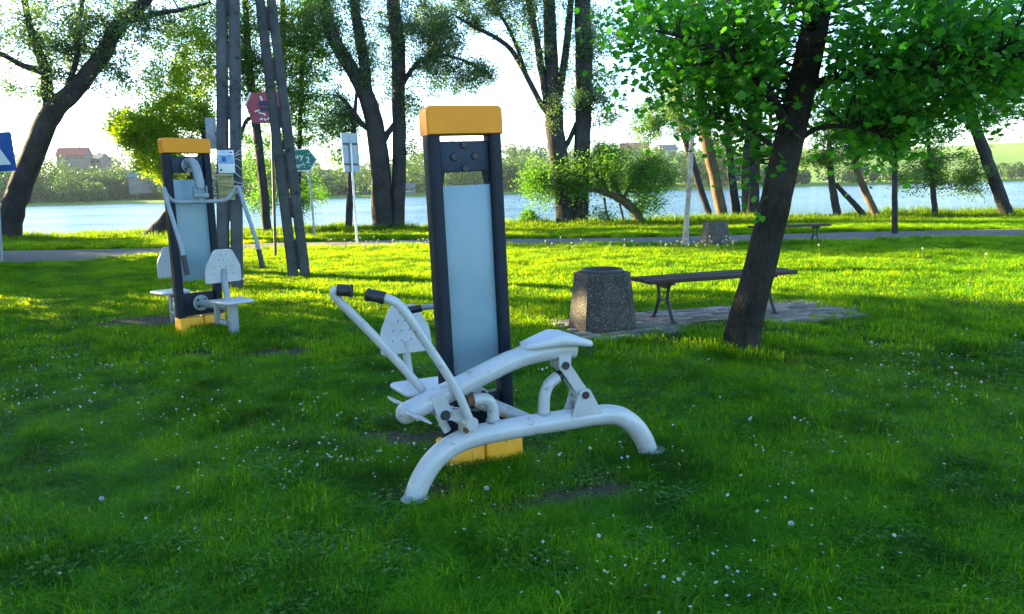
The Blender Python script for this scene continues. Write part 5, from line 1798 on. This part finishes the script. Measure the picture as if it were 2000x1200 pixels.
# daisies: the 300 that show largest are things, the rest one scatter
def daisy_mesh(sz, h, seed):
    g = np.random.default_rng(seed)
    V, Fc = [], []
    k = 12
    tx, ty = g.normal(size=2) * 0.2
    for i in range(k):
        a_ = 2 * PI * i / k
        w = PI / k * 0.85
        pts = [(0.25, a_), (0.8, a_ - w), (1.0, a_), (0.8, a_ + w)]
        b = len(V)
        for r, q in pts:
            x, y = r * sz * math.cos(q), r * sz * math.sin(q)
            V.append((x, y, h + tx * x + ty * y + 0.12 * sz * r))
        Fc += [(b, b + 1, b + 2), (b, b + 2, b + 3)]
    np_ = len(Fc)
    b = len(V)
    for i in range(8):
        a_ = 2 * PI * i / 8
        V.append((0.32 * sz * math.cos(a_), 0.32 * sz * math.sin(a_), h + 0.06 * sz))
    V.append((0, 0, h + 0.22 * sz))
    Fc += [(b + i, b + (i + 1) % 8, b + 8) for i in range(8)]
    ne = len(Fc)
    b = len(V)
    r = 0.0012
    for z in (0, h):
        for i in range(3):
            V.append((r * math.cos(i * 2.1), r * math.sin(i * 2.1), z))
    for i in range(3):
        j = (i + 1) % 3
        Fc += [(b + i, b + j, b + 3 + j), (b + i, b + 3 + j, b + 3 + i)]
    me = fast_mesh('daisy', np.array(V), np.array(Fc), 'petal', np.full(len(V), 0.7))
    me.materials.append(M['flower_eye'])
    me.materials.append(M['stalk'])
    mi = [0] * np_ + [1] * (ne - np_) + [2] * (len(Fc) - ne)
    me.polygons.foreach_set('material_index', mi)
    return me


dms = [daisy_mesh(0.0060, 0.060, 1), daisy_mesh(0.0052, 0.050, 2), daisy_mesh(0.0068, 0.066, 3)]
g = np.random.default_rng(91)
DP = []
# clusters
for _ in range(520):
    px, py = g.uniform(-40, 2040), g.uniform(560, 1190)
    drift = math.sin(px / 210.0 + 1.3) * math.sin(py / 95.0 + 0.4 + px / 500.0)
    if drift < g.uniform(-0.5, 0.75) or py > 940 and g.uniform() < 0.6 or py > 880 and g.uniform() < 0.3:
        continue
    c = ground_at(px, py)
    if in_paving(c[0], c[1], 0.05):
        continue
    m = int(g.integers(2, 16))
    sp = 0.09 + 0.025 * c[1]
    for _ in range(m):
        DP.append((c[0] + g.normal() * sp * 1.5, c[1] + g.normal() * sp))
for _ in range(160):
    c = ground_at(g.uniform(-40, 2040), g.uniform(600, 1190))
    DP.append((c[0], c[1]))
DP = np.array(DP)
DP = DP[~in_paving(DP[:, 0], DP[:, 1], 0.02) & (DP[:, 1] > 1.6)]
DP = DP[np.argsort(DP[:, 1])]
dz = gz(DP[:, 0], DP[:, 1])
for i in range(300):
    o = bpy.data.objects.new('daisy', dms[i % 3])
    s = float(g.uniform(0.8, 1.25))
    o.location = (DP[i][0], DP[i][1], float(dz[i]) - 0.005)
    o.rotation_euler = (g.normal() * 0.15, g.normal() * 0.15, g.uniform(0, 6.28))
    o.scale = (s, s, s * float(g.uniform(0.6, 1.0)))
    link(o)
    q = projpx(np.array([[DP[i][0], DP[i][1], 0.05]]))[0]
    where = ('low in the left corner of the picture' if q[0] < 650 and q[1] > 1000 else 'in the grass left of the rowing machine' if q[0] < 760
             else 'low at the bottom right of the picture' if q[0] > 1300 and q[1] > 1000 else 'in the grass right of the rowing machine' if q[0] > 1290
             else 'in the grass in front of the rowing machine' if q[1] > 900 else 'in the grass just behind the rowing machine')
    tag(o, 'tiny white daisy ' + where, 'daisy', 'daisies ' + where)
rest = DP[300:]
nr_ = len(rest)
dprotos = [bpy.data.objects.new('daisy_head', m_) for m_ in dms]
scl = np.repeat(g.uniform(0.9, 1.4, nr_)[:, None], 3, 1)
scatter('lawn_daisies', 'many small white daisies further back in the lawn', np.stack([rest[:, 0], rest[:, 1], dz[300:]], 1), np.stack([g.normal(size=nr_) * 0.2, g.normal(size=nr_) * 0.2, g.uniform(0, 6.28, nr_)], 1), scl, g.integers(0, 3, nr_), dprotos)


# dandelion clocks on tall stalks
def dandelion_mesh(h, seed):
    g = np.random.default_rng(seed)
    V, Fc = [], []
    lx, ly = g.normal(size=2) * 0.12
    pth = [(0, 0, 0), (lx * h * 0.3, ly * h * 0.3, h * 0.5), (lx * h, ly * h, h)]
    v, f = tube(pth, 0.0035, 5, cap=False)
    for q in f:
        Fc += [(q[0], q[1], q[2]), (q[0], q[2], q[3])]
    V += [tuple(p) for p in v]
    ns_ = len(Fc)
    c = np.array(pth[-1])
    d = g.normal(size=(70, 3))
    d /= np.linalg.norm(d, axis=1)[:, None]
    P = c + d * 0.016 * g.uniform(0.75, 1, 70)[:, None]
    lv_, lf_, _ = place_leaves(P, 0.014, LEAF_V, LEAF_F, g)
    b = len(V)
    V += lv_.tolist()
    Fc += (lf_ + b).tolist()
    me = fast_mesh('dandelion', np.array(V), np.array(Fc), 'stalk', np.full(len(V), 0.6))
    me.materials.append(M['seed_fluff'])
    me.polygons.foreach_set('material_index', [0] * ns_ + [1] * (len(Fc) - ns_))
    return me


ddm = [dandelion_mesh(0.22, 1), dandelion_mesh(0.28, 2), dandelion_mesh(0.17, 3)]
spots = [(g.uniform(640, 845), g.uniform(481, 492)) for _ in range(26)] + [(g.uniform(1265, 1450), g.uniform(487, 498)) for _ in range(34)] + [(g.uniform(1000, 1260), g.uniform(486, 498)) for _ in range(12)]
spots += [(508, 485), (478, 590), (560, 488), (430, 508), (345, 505), (310, 510), (1920, 525), (1800, 515), (1500, 498), (1120, 505), (1600, 508)]
for k, (px, py) in enumerate(spots):
    c = ground_at(px, py)
    o = bpy.data.objects.new('dandelion', ddm[k % 3])
    o.location = (c[0], c[1], c[2] - 0.01)
    o.rotation_euler = (0, 0, g.uniform(0, 6.28))
    s = float(g.uniform(0.8, 1.2))
    o.scale = (s, s, s)
    link(o)
    where = ('by the road left of the tall pylon' if k < 26 else "round the pale birch's foot" if k < 60 else 'by the road between the pylon and the birch' if k < 72
             else ['between the leaning pole and the red sign post', "in front of the press machine's seat", 'right of the leaning pole', 'left of the upright pole', 'just left of the press machine',
                   'at the road edge far left of the press machine', 'in the sunlit lawn at the far right', 'in the shade left of the far right', 'right behind the leaning maple', 'in the sunlit lawn behind the litter bin',
                   'in the lawn right of the leaning maple'][k - 72])
    tag(o, 'dandelion clock on a thin stalk ' + where, 'dandelion', 'dandelion clocks ' + where)
# larger clocks in the near grass
for k, (px, py, lab) in enumerate([(197, 990, 'dandelion clock low in the grass at the left foreground'), (1525, 1040, 'white dandelion clock in the grass at the right foreground'),
                                   (1690, 680, 'dandelion clock in the shaded lawn right of the maple'), (940, 970, 'dandelion clock beside the left foot of the rowing machine')]):
    c = ground_at(px, py)
    o = bpy.data.objects.new('dandelion', ddm[2])
    o.location = (c[0], c[1], c[2] - 0.06)
    o.scale = (0.7, 0.7, 0.7)
    link(o)
    tag(o, lab, 'dandelion')
